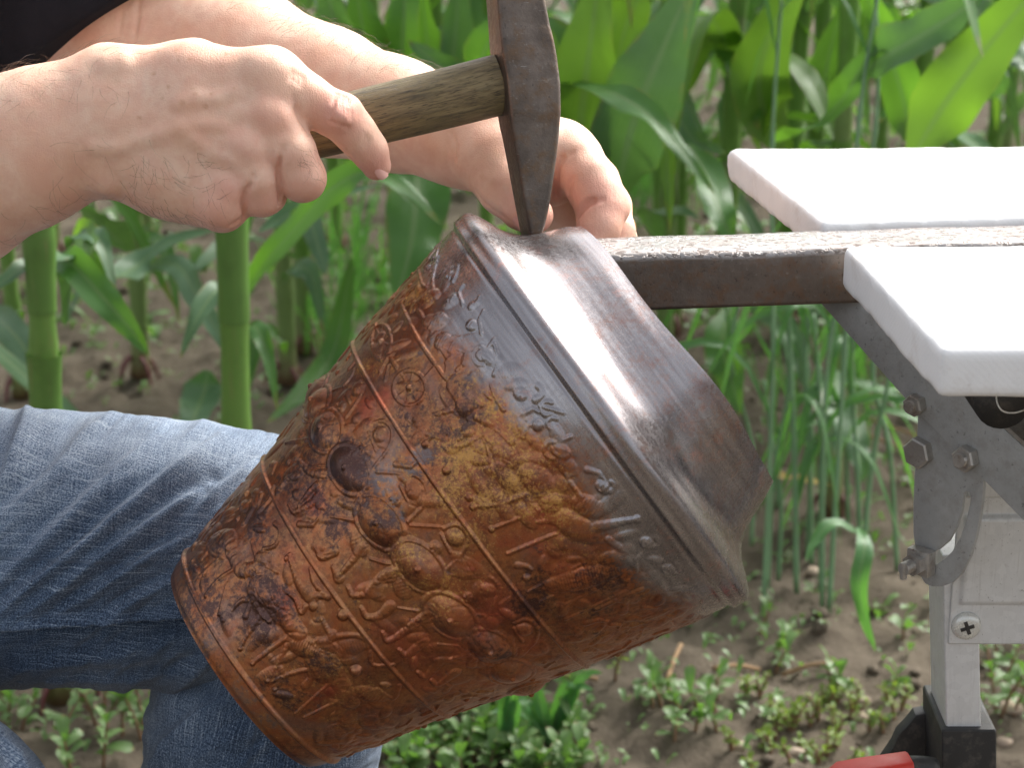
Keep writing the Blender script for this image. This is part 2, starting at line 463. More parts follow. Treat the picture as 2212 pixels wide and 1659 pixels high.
def mk_galv(name='galvanised', lo=(.60, .61, .61), hi=(.78, .79, .79), rough=(.34, .5)):
    m = M(name); co = m.co('Object')
    a = m.voro(co, 260, out=1); n = m.noise(co, 55, 5, .7); st = m.noise(m.co('Object', (700, 700, 40)), 1, 3)
    g = m.n('SeparateColor', 0, i0=a)
    c = m.mix(m.math('ADD', m.math('MULTIPLY', g, .35), m.math('MULTIPLY', n, .65)), lo, hi)
    sp = m.noise(co, 700, 3, .7)
    c = m.mix(m.mr(sp, .64, .74, 0, .7), c, (.10, .085, .075)); c = m.mix(m.mr(n, .62, .8, 0, .6), c, (.25, .19, .14))
    c = m.mix(m.mr(st, .55, .75, 0, .25), c, (.30, .29, .28))
    m.p(Base_Color=c, Metallic=.30, Roughness=m.mr(n, .3, .7, *rough), Normal=m.bump(sp, .12, .0004))
    return m.m
def mk_plastic(name, col, rough=.45, dust=.3):
    m = M(name); co = m.co('Object'); n = m.noise(co, 120, 5, .7); f = m.noise(co, 1400, 2)
    m.p(Base_Color=m.mix(m.mr(n, .5, .75, 0, dust), col, (.30, .25, .20)), Roughness=m.mr(n, .3, .7, rough, rough + .2), Normal=m.bump(f, .25, .0003))
    return m.m
def mk_leaf(name, dk, lt, tr, trw=.45, vein=26):
    m = M(name); uv = m.co('UV'); co = m.co('Object')
    x = m.n('SeparateXYZ', 0, i0=uv); n = m.noise(co, 22, 4); oi = m.n('ObjectInfo', 5 if False else 4)
    rib = m.mr(m.math('ABSOLUTE', m.math('SUBTRACT', x, .5)), .025, .065, 1, 0)
    vn = m.n('TexWave', 1, props=dict(wave_type='BANDS', bands_direction='X'), Vector=uv, Scale=vein / 6.28, Distortion=.4, Detail=1)
    c = m.mix(m.mr(n, .3, .7), dk, lt); c = m.mix(m.math('MULTIPLY', vn, .40), c, lt)
    c = m.mix(m.math('MULTIPLY', rib, .55), c, (.22, .32, .12))
    br = m.noise(co, 9, 3); c = m.mix(m.mr(br, .66, .8, 0, .5), c, (.22, .22, .05))
    m.p(Base_Color=c, Roughness=.42, Normal=m.bump(vn, .25, .0008)); m.set(m.b, 'Specular IOR Level', .42)
    t = m.t.nodes.new('ShaderNodeBsdfTranslucent'); yv = m.n('SeparateXYZ', 1, i0=uv); tipm = m.mr(m.math('ADD', yv, m.math('MULTIPLY', m.math('SUBTRACT', m.noise(co, 60, 3), .5), .25)), .93, .99, 0, .8)
    edge = m.math('MULTIPLY', m.mr(m.math('ABSOLUTE', m.math('SUBTRACT', x, .5)), .42, .50, 0, 1), m.mr(m.noise(co, 45, 4, .7), .48, .62, 0, .8)); tipm = m.math('MAXIMUM', tipm, edge)
    m.set(m.b, 'Base Color', m.mix(tipm, c, (.26, .18, .06))); m.set(t, 'Color', m.mix(m.math('MULTIPLY', rib, .6), tr, lt))
    mx = m.t.nodes.new('ShaderNodeMixShader'); m.set(mx, 0, trw)
    m.t.links.new(m.b.outputs[0], mx.inputs[1]); m.t.links.new(t.outputs[0], mx.inputs[2]); m.t.links.new(mx.outputs[0], m.out.inputs[0])
    return m.m
def mk_stalk(name, lo, hi, base=(.16, .05, .05)):
    m = M(name); co = m.co('Object'); n = m.noise(m.co('Object', (90, 90, 8)), 1, 4)
    b = m.noise(co, 30, 3)
    c = m.mix(n, lo, hi); c = m.mix(m.mr(m.noise(m.co('Object', (160, 160, 14)), 1, 5, .7), .58, .70, 0, .5), c, (.24, .20, .09)); c = m.mix(m.mr(b, .5, .75, 0, .5), c, (lo[0] * .7, lo[1] * .6, lo[2] * .6))
    c = m.mix(m.attr('basal'), c, base)
    m.p(Base_Color=c, Roughness=.5, Normal=m.bump(n, .2, .001)); m.set(m.b, 'Subsurface Weight', .12); m.b.inputs['Subsurface Radius'].default_value = (.004, .008, .002)
    return m.m
def mk_soil():
    m = M('soil'); co = m.co('Object')
    a = m.noise(co, 6, 6, .7); b = m.noise(co, 40, 6, .75); f = m.noise(co, 260, 4, .7)
    c = m.ramp(a, [(.3, (.078, .063, .047)), (.5, (.130, .105, .078)), (.7, (.185, .152, .114))])
    c = m.mix(m.mr(b, .42, .62, 0, .6), c, (.175, .143, .107)); c = m.mix(m.mr(f, .60, .72, 0, .35), c, (.21, .172, .128))
    c = m.mix(m.mr(f, .40, .30, 0, .6), c, (.055, .042, .032))
    m.p(Base_Color=c, Roughness=.95, Normal=m.bump(m.math('ADD', b, m.math('MULTIPLY', f, .6)), .9, .010)); m.set(m.b, 'Specular IOR Level', .15)
    return m.m
def wear_edges(m):
    g = m.t.nodes.new('ShaderNodeNewGeometry').outputs['Pointiness']; co = m.co('Object'); n = m.noise(co, 240, 4, .7)
    old = m.b.inputs['Base Color'].links[0].from_socket
    e = m.math('MULTIPLY', m.mr(g, .515, .56, 0, 1), m.mr(n, .35, .6))
    sc = m.mr(m.noise(m.co('Object', (90, 90, 900), (0, .6, .4)), 1, 3, .7), .66, .74, 0, .7)
    c = m.mix(m.math('MAXIMUM', m.math('MULTIPLY', e, .7), sc), old, (.34, .325, .31))
    bn = m.b.inputs['Normal'].links[0].from_socket
    m.p(Base_Color=c, Normal=m.bump(m.noise(co, 75, 4, .6), .5, .0016, bn))
SKIN, NAIL, HAIR, DENIM, THREAD, SHIRT, COPPER = mk_skin(), mk_nail(), mk_hair(), mk_denim(), mk_thread(), mk_shirt(), mk_copper()
HEADSTEEL = mk_steel('hammer_steel', (.075, .060, .050), (.150, .122, .102), (.140, .085, .048), (.36, .60), .65); wear_edges(HEADSTEEL); HEADSTEEL = HEADSTEEL.m
BARSTEEL, WOOD, CLOTH, GALV = mk_bar(), mk_wood(), mk_cloth(), mk_galv()
FRAME = mk_steel('frame_steel', (.37, .378, .372), (.45, .458, .452), (.16, .11, .07), (.45, .6), .22, .30).m
BOLT = mk_steel('bolt_steel', (.36, .345, .32), (.52, .50, .47), (.22, .15, .10), (.34, .5), .45, .7).m
ZINC = mk_galv('zinc_screw', (.62, .62, .58), (.75, .75, .70), (.22, .34))
BLACKP, REDP = mk_plastic('black_plastic', (.022, .022, .022), .42, .25), mk_plastic('red_plastic', (.60, .035, .022), .38, .12)
GOLD = M('gold', Base_Color=(.80, .55, .22), Metallic=1.0, Roughness=.25).m
LEAF = mk_leaf('corn_leaf', (.040, .125, .026), (.078, .200, .046), (.16, .37, .025), .38)
LEAFB = mk_leaf('corn_leaf_grey', (.062, .138, .062), (.110, .200, .105), (.14, .32, .04), .26)
LEAFY = mk_leaf('corn_leaf_young', (.065, .155, .022), (.105, .21, .038), (.18, .36, .025), .42)
GRASSM = mk_leaf('wheat_leaf', (.050, .150, .045), (.085, .21, .075), (.16, .42, .05), .35, 30)
WEEDM = mk_leaf('weed_leaf', (.085, .165, .050), (.145, .235, .085), (.18, .40, .04), .30, 12)
WEEDM2 = mk_leaf('weed_leaf_yellow', (.12, .20, .030), (.19, .27, .05), (.28, .42, .04), .30, 12)
DRYM = mk_leaf('dry_leaf', (.35, .22, .05), (.50, .36, .08), (.55, .38, .06), .35, 20)
STALK = mk_stalk('corn_stalk', (.11, .24, .040), (.17, .31, .060)); STALK2 = mk_stalk('corn_stalk_pale', (.13, .21, .060), (.20, .29, .09))
SHEATH = mk_stalk('corn_sheath', (.095, .215, .030), (.15, .30, .045), (.12, .20, .05))
SHEATH2 = mk_stalk('corn_sheath_dark', (.085, .19, .035), (.135, .265, .050), (.12, .20, .05))
STEMR = mk_stalk('weed_stem', (.17, .10, .05), (.24, .13, .075)); STEMW = mk_stalk('wheat_stem', (.115, .23, .10), (.18, .31, .16))
SOIL = mk_soil()
STONE = mk_plastic('stone', (.42, .33, .25), .85, .3)
STRAW = mk_plastic('straw', (.30, .19, .10), .85, .3)
# ------------------------------------------------------------------ copper bucket
TLT = math.radians(2.0)
VO = P(870.5, 1194.2, 1.0)
VA = math.cos(TLT) * (0.808 * RIGHT + 0.589 * UPV) - math.sin(TLT) * FWD          # axis foot -> mouth
VX = nrm(np.cross(VA, UPV)); VX = nrm(-FWD - VA * (-FWD @ VA)); VY = np.cross(VA, VX)  # VX looks at the camera
PROF = np.array([(-92.6, 56.3), (-82, 60.3), (-26, 74.6), (39.8, 93.2), (80, 102.4), (106, 108.2), (110.5, 109.0), (114, 110.9), (117, 111.3), (120, 109.3),
                 (123.3, 103.0), (126, 96.3), (129.5, 90.6), (134, 86.6), (142, 82.3), (152, 78.2), (159.5, 74.4)]) * .001
def prof_curve(n):
    c = bez(PROF, 900); L = np.r_[0, np.cumsum(np.linalg.norm(np.diff(c, axis=0), axis=1))]
    t = np.linspace(0, L[-1], n); return np.column_stack([np.interp(t, L, c[:, 0]), np.interp(t, L, c[:, 1])])
NS, NP = 660, 1280
PC = prof_curve(NS); SS, RR = PC[:, 0], PC[:, 1]
PHI = np.linspace(-np.pi, np.pi, NP, endpoint=False)
def surf(u, v):
    "picture position -> (s, phi) on the wall of the bucket"
    r = nrm(FWD + (u - CU) / FPX * RIGHT - (v - CV) / FPX * UPV)
    t = np.linspace(.80, 1.12, 900); q = CAM + t[:, None] * r - VO
    z = q @ VA; x = q @ VX; y = q @ VY
    f = np.hypot(x, y) - np.interp(z, SS, RR)
    i = np.argmax(f < 0)
    if f[i] >= 0: i = int(np.argmin(f))
    return z[i], math.atan2(y[i], x[i])
HF = np.zeros((NS, NP))
def window(s0, p0, w):
    i0, i1 = np.searchsorted(SS, [s0 - w, s0 + w]); r = np.interp(s0, SS, RR)
    dp = (PHI - p0 + np.pi) % (2 * np.pi) - np.pi
    j = np.where(np.abs(dp) * r < w)[0]
    if i1 <= i0 or not len(j): return None
    return i0, i1, j, (SS[i0:i1, None] - s0), dp[j][None, :] * RR[i0:i1, None]
REP = [0.0, 2.55, -2.35]                                   # the friezes go on round the back
def rod(pts, r, h, hatch=0.0, taper=None):
    "raised rounded rod along surface points [(s,phi)]; r half width, h height, metres"
    for rep in REP:
        for k in range(len(pts) - 1):
            (s0, p0), (s1, p1) = pts[k], pts[k + 1]
            rm = np.interp(.5 * (s0 + s1), SS, RR); y1 = (p1 - p0) * rm
            ln = math.hypot(s1 - s0, y1)
            w = window(.5 * (s0 + s1), .5 * (p0 + p1) + rep, ln / 2 + r * 1.6 + .001)
            if w is None: continue
            i0, i1, j, ds, dy = w
            bx, by = (s1 - s0), y1
            t = np.clip(((ds + bx / 2) * bx + (dy + by / 2) * by) / (ln * ln + 1e-12), 0, 1)
            d = np.hypot(ds + bx / 2 - t * bx, dy + by / 2 - t * by)
            rr = r if taper is None else r * (taper[0] + (taper[1] - taper[0]) * (k + t) / (len(pts) - 1))
            q = np.clip(1 - (d / rr) ** 2, 0, 1); hh = h * q ** .55
            if hatch: hh = hh * (1 + .07 * np.sin(2 * np.pi * t * ln / hatch) * (q > .02))
            cur = HF[i0:i1, j]; cur = np.where(d > rr, cur - .16 * h * np.exp(-((d / rr - 1.25) / .3) ** 2), cur); HF[i0:i1, j] = np.maximum(cur, hh)
def oval(s0, p0, a, b, ang, h, rim=0.0, hatch=0.0, boss=0.0, dome=.55, dip=0.0):
    "domed oval: a along, b across; ang from the circumference"
    for rep in REP:
        w = window(s0, p0 + rep, max(a, b) * 1.4 + .0015)
        if w is None: continue
        i0, i1, j, ds, dy = w
        c, s_ = math.cos(ang), math.sin(ang)
        x = (dy * c + ds * s_) / a; y = (-dy * s_ + ds * c) / b
        q = np.hypot(x, y)
        hh = h * np.clip(1 - q ** 2, 0, 1) ** dome
        if hatch: hh = hh * (1 + .10 * np.sin(2 * np.pi * x * a / hatch))
        if rim: hh = np.maximum(hh, rim * np.clip(1 - ((q - 1.0) / .13) ** 2, 0, 1) ** .6)
        if boss: hh = np.maximum(hh, h + boss * np.clip(1 - ((ds ** 2 + dy ** 2) / .0013 ** 2), 0, 1) ** .5 - (ds ** 2 + dy ** 2 > .0013 ** 2) * 1)
        cur = HF[i0:i1, j]
        cur = np.where(q > 1, cur - max(dip, .00016) * np.exp(-((q - 1.14) / .12) ** 2), cur)
        HF[i0:i1, j] = np.maximum(cur, hh)
A_ = lambda x, y: surf(337.1 + .40637 * x, 393.3 + .40637 * y)
B_ = lambda x, y: surf(842.7 + .5418 * x, 449.4 + .5418 * y)
C_ = lambda x, y: surf(280.9 + .40637 * x, 984.8 + .40637 * y)
def RD(f, pts, r=.0008, h=.0008, **k):
    if 3 <= len(pts) < 20: pts = [tuple(p[:2]) for p in bez([(*p, 0) for p in pts], 3 * len(pts) - 2)]
    rod([f(*p) for p in pts], r * .88, h * .62, **k)
def OV(f, c, a, b, ang=0.0, h=.0016, **k): oval(*f(*c), a, b, ang, h * .72, **k)
def ball(f, x, y, r=.0014, h=.0014): oval(*f(x, y), r * .9, r * .9, 0, h * .8)
def arc(c, r0, a0, a1, n=7, ry=None):
    ry = ry or r0; return [(c[0] + r0 * math.cos(math.radians(a)), c[1] + ry * math.sin(math.radians(a))) for a in np.linspace(a0, a1, n)]
# middle frieze: marching men with oval shields
for f, c in ((A_, (855, 1178)), (A_, (902, 1320)), (A_, (1027, 1527)), (C_, (1327, 355)), (C_, (1540, 592)), (C_, (1705, 855)), (C_, (1912, 1020)), (C_, (2025, 1150))):
    OV(f, c, .0138, .0088, .12, .0052, rim=.0010, boss=.0012, dome=1.0, dip=.0004)
for f, hc, br, fc, cr in (
        (A_, (1190, 1345), [(1130, 1320), (1150, 1375), (1172, 1430)], (1115, 1420), [(1140, 1290), (1210, 1270), (1258, 1325), (1235, 1420), (1160, 1520), (1140, 1590)]),
        (A_, (1075, 1100), [(1010, 1130), (1020, 1150), (1030, 1172)], (990, 1190), [(1085, 1062), (1105, 1085), (1080, 1150), (1010, 1250)]),
        (C_, (1505, 190), [(1440, 160), (1465, 215), (1490, 270)], (1412, 235), [(1452, 125), (1520, 105), (1572, 165), (1570, 250), (1480, 350)]),
        (C_, (1725, 435), [(1655, 420), (1678, 465), (1702, 512)], (1625, 490), [(1670, 388), (1740, 366), (1797, 425), (1772, 512), (1690, 600)]),
        (C_, (1897, 712), [(1840, 690), (1865, 730), (1890, 772)], (1800, 752), [(1850, 652), (1910, 645), (1958, 690), (1955, 750), (1890, 855)]),
        (C_, (2092, 922), [(2040, 915), (2060, 950), (2085, 985)], (2010, 975), [(2040, 890), (2110, 870), (2165, 915), (2150, 990), (2080, 1060)])):
    OV(f, hc, .0044, .0036, .2, .0024)
    RD(f, br, .0010, .0013); RD(f, cr, .0011, .0010, hatch=.0012)
    OV(f, fc, .0032, .0026, .0, .0012); ball(f, fc[0] - 12, fc[1] + 18, .0008, .0016); ball(f, fc[0] - 22, fc[1] - 6, .0010, .0018); ball(f, fc[0] + 14, fc[1] - 4, .0008, .0016)
for f, a, b in ((A_, (1180, 1545), (1325, 1552)), (C_, (1310, 85), (1465, 96)), (C_, (1490, 370), (1652, 380)), (C_, (1680, 630), (1865, 652)), (C_, (1820, 845), (2040, 846)),
                (A_, (995, 1300), (1120, 1275)), (A_, (940, 1110), (1060, 1075)), (C_, (2010, 1015), (2120, 1010))):
    RD(f, [a, b], .0007, .0008)
for f, a, b in ((C_, (1070, 325), (1205, 345)), (C_, (1275, 548), (1395, 582)), (C_, (1425, 808), (1575, 832)), (C_, (1635, 998), (1755, 1012)), (A_, (800, 1520), (930, 1510)), (A_, (690, 1390), (800, 1370))):
    m = ((a[0] + b[0]) / 2, (a[1] + b[1]) / 2); RD(f, [a, m, b], .0016, .0009, taper=(.25, 1.0)); RD(f, [a, b], .0006, .0012)
for f, pts in ((C_, [(990, 490), (1020, 538), (1085, 505)]), (C_, [(1080, 590), (1112, 650)]), (C_, [(1110, 640), (1190, 545), (1230, 480)]), (C_, [(1160, 700), (1190, 745), (1275, 720), (1330, 660), (1400, 640)]),
               (C_, [(1230, 810), (1262, 858), (1330, 850), (1385, 800)]), (C_, [(1345, 940), (1372, 985), (1455, 935), (1530, 885), (1600, 850)]), (C_, [(1430, 1030), (1475, 1058), (1560, 985)]),
               (C_, [(1530, 1150), (1575, 1175), (1650, 1090)]), (C_, [(1600, 1190), (1640, 1215), (1730, 1150)]), (C_, [(900, 270), (960, 190), (1010, 150)]), (C_, [(850, 260), (880, 300), (960, 260), (1000, 220)]),
               (A_, [(660, 1640), (700, 1580), (760, 1560)]), (A_, [(760, 1480), (820, 1540), (900, 1560)]), (C_, [(1260, 720), (1340, 640), (1420, 610)]), (C_, [(1480, 900), (1560, 850), (1600, 810)]), (C_, [(1700, 1080), (1800, 1050), (1820, 1110)])):
    RD(f, pts, .0026, .0018, taper=(.45, 1.15))
for f, c in ((C_, (1220, 470)), (C_, (1450, 700)), (C_, (1600, 890)), (C_, (1770, 1050)), (C_, (1020, 230))):
    OV(f, c, .0060, .0042, -.3, .0011, hatch=.0016)
# lower frieze: horned animals
OV(C_, (500, 470), .0150, .0072, .5, .0028); RD(C_, [(530, 430), (560, 540), (600, 610), (690, 600)], .0042, .0022, hatch=.0017)
OV(C_, (705, 548), .0050, .0034, .6, .0022); RD(C_, [(710, 500), (772, 480), (797, 430), (795, 385), (770, 362)], .0012, .0015, hatch=.0022); RD(C_, [(648, 455), (672, 540)], .0011, .0013); RD(C_, [(720, 580), (780, 620)], .0015, .0014)
RD(C_, [(330, 690), (420, 600), (480, 540)], .0011, .0011); RD(C_, [(478, 835), (500, 740), (520, 680)], .0011, .0011); RD(C_, [(400, 745), (470, 660), (560, 600)], .0011, .0010)
OV(C_, (712, 728), .0092, .0080, 0, .0034); RD(C_, [(730, 720), (800, 790), (850, 890), (900, 950)], .0060, .0030, taper=(1.1, .75)); OV(C_, (935, 1018), .0098, .0052, .55, .0024, hatch=.0012)
RD(C_, [(1000, 990), (1055, 985), (1075, 950)], .0026, .0020); RD(C_, [(1020, 870), (1040, 910), (1065, 950)], .0014, .0013); RD(C_, [(1080, 1000), (1130, 1085)], .0016, .0013)
RD(C_, [(1080, 965), (1180, 955), (1250, 975), (1275, 1040), (1290, 1110), (1400, 1110)], .0014, .0012, hatch=.002, taper=(1.2, .7))
for pts in ([(650, 770), (585, 775), (502, 875)], [(720, 800), (670, 890), (620, 960), (588, 1025)], [(850, 960), (760, 1020), (652, 1105)], [(835, 1010), (790, 1100), (735, 1195)], [(660, 770), (700, 850), (740, 880)]):
    RD(C_, pts, .0013, .0013, taper=(1.3, .7)); ball(C_, *pts[-1], .0014, .0018)
ball(C_, 478, 842); ball(C_, 835, 547, .0016, .0018); ball(C_, 975, 800, .0026, .0024); ball(C_, 1132, 846, .0030, .0032); ball(C_, 1200, 1142, .0032, .0032); ball(C_, 500, 872, .0015, .0016); ball(C_, 405, 748, .0012); ball(C_, 770, 1245, .0012)
RD(C_, [(850, 530), (880, 620), (915, 690), (965, 745)], .0034, .0022, taper=(.4, 1.3)); RD(C_, [(962, 600), (985, 680), (1050, 750)], .0018, .0016, hatch=.002, taper=(.6, 1.2)); RD(C_, [(820, 715), (880, 760), (910, 835), (935, 800)], .0014, .0014); RD(C_, [(1000, 745), (1052, 745)], .0018, .0016)
OV(C_, (1035, 1120), .0098, .0080, 0, .0024); RD(C_, [(1080, 1150), (1130, 1230), (1170, 1310)], .0052, .0018); RD(C_, [(990, 1130), (870, 1155), (740, 1205)], .0013, .0012); RD(C_, [(1110, 1300), (930, 1390)], .0012, .0011); RD(C_, [(1060, 1210), (880, 1370)], .0010, .0009)
OV(C_, (1280, 1270), .0085, .0044, .5, .0014, hatch=.0016); RD(C_, [(1310, 1240), (1400, 1290), (1430, 1220)], .0013, .0010); OV(C_, (1300, 1420), .0085, .0055, .3, .0016); RD(C_, [(1240, 1440), (1050, 1505)], .0012, .0010); RD(C_, [(1200, 1400), (1020, 1450)], .0010, .0009)
RD(C_, [(460, 360), (540, 250), (600, 200)], .0012, .0012); ball(C_, 620, 205, .0018, .0018); RD(C_, [(560, 290), (640, 240)], .0009, .0009); ball(C_, 335, 560, .0014); ball(C_, 600, 260, .0014)
# upper frieze: wagon, riders, horses
RD(A_, [(1308, 655), (1345, 740), (1410, 860), (1480, 960), (1542, 1045)], .0012, .0016); RD(A_, [(1375, 640), (1450, 770), (1550, 935)], .0011, .0014); RD(A_, [(1545, 1045), (1552, 935)], .0012, .0012)
for c, rx, ry in (((1350, 1095), 86, 92), ((1200, 852), 52, 92)):
    RD(A_, arc(c, rx, 0, 360, 25, ry), .0012, .0015)
    for k in range(8):
        a = k * 45 + 12; RD(A_, [(c[0] + rx * .2 * math.cos(math.radians(a)), c[1] + ry * .2 * math.sin(math.radians(a))), (c[0] + rx * .92 * math.cos(math.radians(a)), c[1] + ry * .92 * math.sin(math.radians(a)))], .0006, .0008)
    ball(A_, *c, .0019, .0024)
RD(A_, [(1228, 905), (1278, 985)], .0013, .0013); RD(A_, [(1430, 1040), (1480, 985), (1500, 965)], .0009, .0010); RD(A_, [(1545, 960), (1600, 905), (1645, 905), (1640, 960), (1600, 1000)], .0013, .0015)
for c in ((1575, 495), (1580, 622), (1680, 762)):
    OV(A_, c, .0034, .0028, .3, .0018, hatch=.002); ball(A_, c[0] - 20, c[1] + 12, .0010, .0022)
RD(A_, [(1602, 452), (1594, 490), (1580, 522)], .0018, .0014, hatch=.0012); RD(A_, [(1632, 552), (1612, 590), (1632, 652)], .0011, .0014); RD(A_, [(1742, 688), (1722, 740), (1735, 812)], .0012, .0015)
for c, a, b in (((1432, 632), .0062, .0040), ((1475, 598), .0060, .0030), ((1462, 742), .0058, .0036), ((1530, 852), .0066, .0042), ((1508, 730), .0055, .0034), ((1585, 880), .0058, .0034)):
    OV(A_, c, a, b, .4, .0019, hatch=.0015)
RD(A_, [(1512, 300), (1490, 400), (1482, 480), (1440, 550)], .0009, .0011); RD(A_, [(1500, 400), (1470, 520), (1480, 590)], .0013, .0014); RD(A_, [(1392, 450), (1412, 538), (1440, 562)], .0009, .0010); RD(A_, [(1380, 560), (1340, 600), (1320, 640)], .0014, .0013); RD(A_, [(1350, 510), (1300, 560), (1260, 620)], .0012, .0012)
OV(A_, (1752, 925), .0058, .0040, .4, .0020); RD(A_, [(1800, 862), (1822, 945), (1795, 1025)], .0013, .0013, hatch=.0013); RD(A_, arc((1735, 925), 50, 60, 270, 9), .0011, .0014); RD(A_, [(1770, 880), (1800, 835)], .0012, .0012)
OV(A_, (1645, 1120), .0112, .0066, .2, .0026, hatch=.0012); RD(A_, [(1700, 1010), (1730, 1100), (1780, 1150)], .0009, .0012); OV(A_, (1645, 1190), .0052, .0046, 0, .0030)
RD(A_, [(1610, 1205), (1490, 1235), (1382, 1265)], .0013, .0012, taper=(1.5, .6)); RD(A_, [(1600, 1240), (1500, 1320), (1430, 1392)], .0013, .0012, taper=(1.5, .6)); ball(A_, 1380, 1266, .0018, .0018); ball(A_, 1430, 1393, .0018, .0018); RD(A_, [(1660, 1230), (1670, 1300), (1610, 1370)], .0018, .0014)
for k in range(4): RD(A_, [(1795 + 6 * k, 1130), (1780 + 18 * k, 1078 + 4 * k)], .0008, .0010)
RD(A_, [(1800, 1130), (1850, 1210)], .0014, .0012); RD(B_, [(350, 830), (420, 870), (480, 930)], .0028, .0018); OV(B_, (330, 890), .0062, .0034, .6, .0014); RD(B_, [(230, 900), (270, 950), (380, 900)], .0015, .0012)
OV(B_, (520, 742), .0036, .0028, .3, .0018, hatch=.0018); RD(B_, arc((575, 735), 30, -60, 80, 5), .0020, .0011, hatch=.0011); RD(B_, arc((630, 800), 28, 60, 300, 7), .0012, .0012); RD(B_, [(600, 790), (690, 815)], .0011, .0010); RD(B_, arc((650, 860), 22, 40, 300, 7), .0012, .0011); ball(B_, 590, 865, .0030, .0018)
OV(B_, (440, 960), .0110, .0050, .1, .0018); RD(B_, [(390, 950), (410, 1050)], .0013, .0014); OV(B_, (440, 1010), .0060, .0034, -.4, .0013)
RD(B_, arc((650, 965), 34, 80, 290, 8), .0014, .0017); OV(B_, (680, 970), .0050, .0036, .2, .0018); RD(B_, [(680, 930), (720, 912)], .0011, .0012); RD(B_, [(690, 990), (720, 1030)], .0012, .0010)
OV(B_, (590, 1090), .0098, .0062, .1, .0022, hatch=.0011); OV(B_, (640, 1175), .0052, .0052, 0, .0024); RD(B_, [(600, 1120), (440, 1180), (330, 1190)], .0012, .0011, taper=(1.4, .6)); RD(B_, [(640, 1190), (530, 1230), (400, 1282)], .0013, .0012, taper=(1.4, .6)); ball(B_, 315, 1155, .0018, .0018); ball(B_, 332, 1192, .0018, .0018); ball(B_, 405, 1282, .0016, .0016); ball(B_, 225, 1046, .0022, .0022); ball(B_, 140, 942, .0020, .0020)
RD(B_, [(650, 1190), (690, 1230), (600, 1250), (540, 1250)], .0016, .0013); RD(B_, [(700, 1060), (730, 1110), (760, 1150)], .0013, .0013); RD(B_, [(720, 1060), (700, 1120)], .0010, .0010)
OV(B_, (740, 1270), .0120, .0058, .35, .0022); OV(B_, (790, 1190), .0078, .0050, .5, .0017, hatch=.0014); RD(B_, [(830, 1270), (900, 1255), (985, 1238)], .0026, .0017, taper=(1.2, .6)); ball(B_, 985, 1238, .0022, .0018)
for c in ((852, 1115), (1025, 1335), (1110, 1440)):
    OV(B_, c, .0040, .0030, .3, .0019, hatch=.0019); RD(B_, arc((c[0] + 22, c[1] - 4), 20, -70, 80, 5), .0015, .0013, hatch=.0011); ball(B_, c[0] - 16, c[1] + 8, .0010, .0022)
RD(B_, [(470, 1378), (560, 1340), (660, 1300)], .0011, .0012); OV(B_, (775, 1475), .0190, .0062, 1.25, .0026, hatch=.0012); OV(B_, (900, 1400), .0080, .0050, 1.0, .0018)
for k, (a, b) in enumerate((((600, 1570), (960, 1400)), ((700, 1640), (1040, 1480)), ((550, 1530), (760, 1420)), ((640, 1610), (980, 1440)))): RD(B_, [a, b], .0010, .0009)
RD(B_, [(870, 1320), (940, 1370)], .0020, .0015); RD(B_, [(820, 1600), (1000, 1520)], .0018, .0012); ball(B_, 545, 1475, .0020, .0018)
# low broad bodies behind the figures
fr_ = np.random.default_rng(61); REP_all = REP; REP = [0.0]
for s_lo, s_hi, nb_ in ((-.074, -.032, 150), (-.020, .034, 150), (.048, .096, 220)):
    for _ in range(nb_):
        oval(fr_.uniform(s_lo, s_hi), fr_.uniform(-np.pi, np.pi), fr_.uniform(.0045, .0095), fr_.uniform(.0022, .0044), fr_.normal(.35, .7), fr_.uniform(.0004, .0009), hatch=.0013 if fr_.random() < .35 else 0, dome=.8)
REP = REP_all
# smaller figures crowd the ground between the large ones
fr_ = np.random.default_rng(44); REP_all = REP; REP = [0.0]
for s_lo, s_hi, ntry in ((-.077, -.030, 900), (-.022, .036, 800), (.045, .098, 1100)):
    for _ in range(ntry):
        s0, p0 = fr_.uniform(s_lo, s_hi), fr_.uniform(-np.pi, np.pi)
        w_ = window(s0, p0, .0034)
        if w_ is None: continue
        i0, i1, j = w_[:3]
        if HF[i0:i1, j].max() > .00055: continue
        t_ = fr_.random(); an = fr_.normal(.3, .6); r_ = np.interp(s0, SS, RR)
        if t_ < .40: oval(s0, p0, fr_.uniform(.0028, .0052), fr_.uniform(.0016, .0028), an, fr_.uniform(.0005, .0011), hatch=.0013 if fr_.random() < .4 else 0)
        elif t_ < .85:
            d1 = fr_.uniform(-1.2, 1.2); l1 = fr_.uniform(.003, .0075); d2 = d1 + fr_.choice([-1, 1]) * fr_.uniform(.5, 1.4); l2 = l1 * fr_.uniform(.5, 1)
            q1 = (s0 + l1 * math.cos(d1), p0 + l1 * math.sin(d1) / r_); q2 = (q1[0] + l2 * math.cos(d2), q1[1] + l2 * math.sin(d2) / r_)
            rod([(s0, p0), q1, q2], fr_.uniform(.0009, .0018), fr_.uniform(.0005, .0009), taper=(1.3, .5))
        else: oval(s0, p0, .0013, .0013, 0, .0009)
REP = REP_all
HF = np.maximum(HF, -.00035)
# beaten sheet: faint dents all over
SG, PG = np.meshgrid(SS, PHI, indexing='ij'); RG = RR[:, None] + 0 * PG
wallm = sstep(-.080, -.076, SG) * (1 - sstep(.098, .108, SG))
HF = HF * wallm
nx, ny = SG * 90, np.cos(PG) * 6 + 20; nz = np.sin(PG) * 6 + 20
dent = (.00008 + .00022 * wallm) * vnoise3(np.stack([nx, ny * 1.3, nz * 1.3], -1), 5) + .00014 * vnoise3(np.stack([nx * 3, ny * 4, nz * 4], -1), 6) * wallm
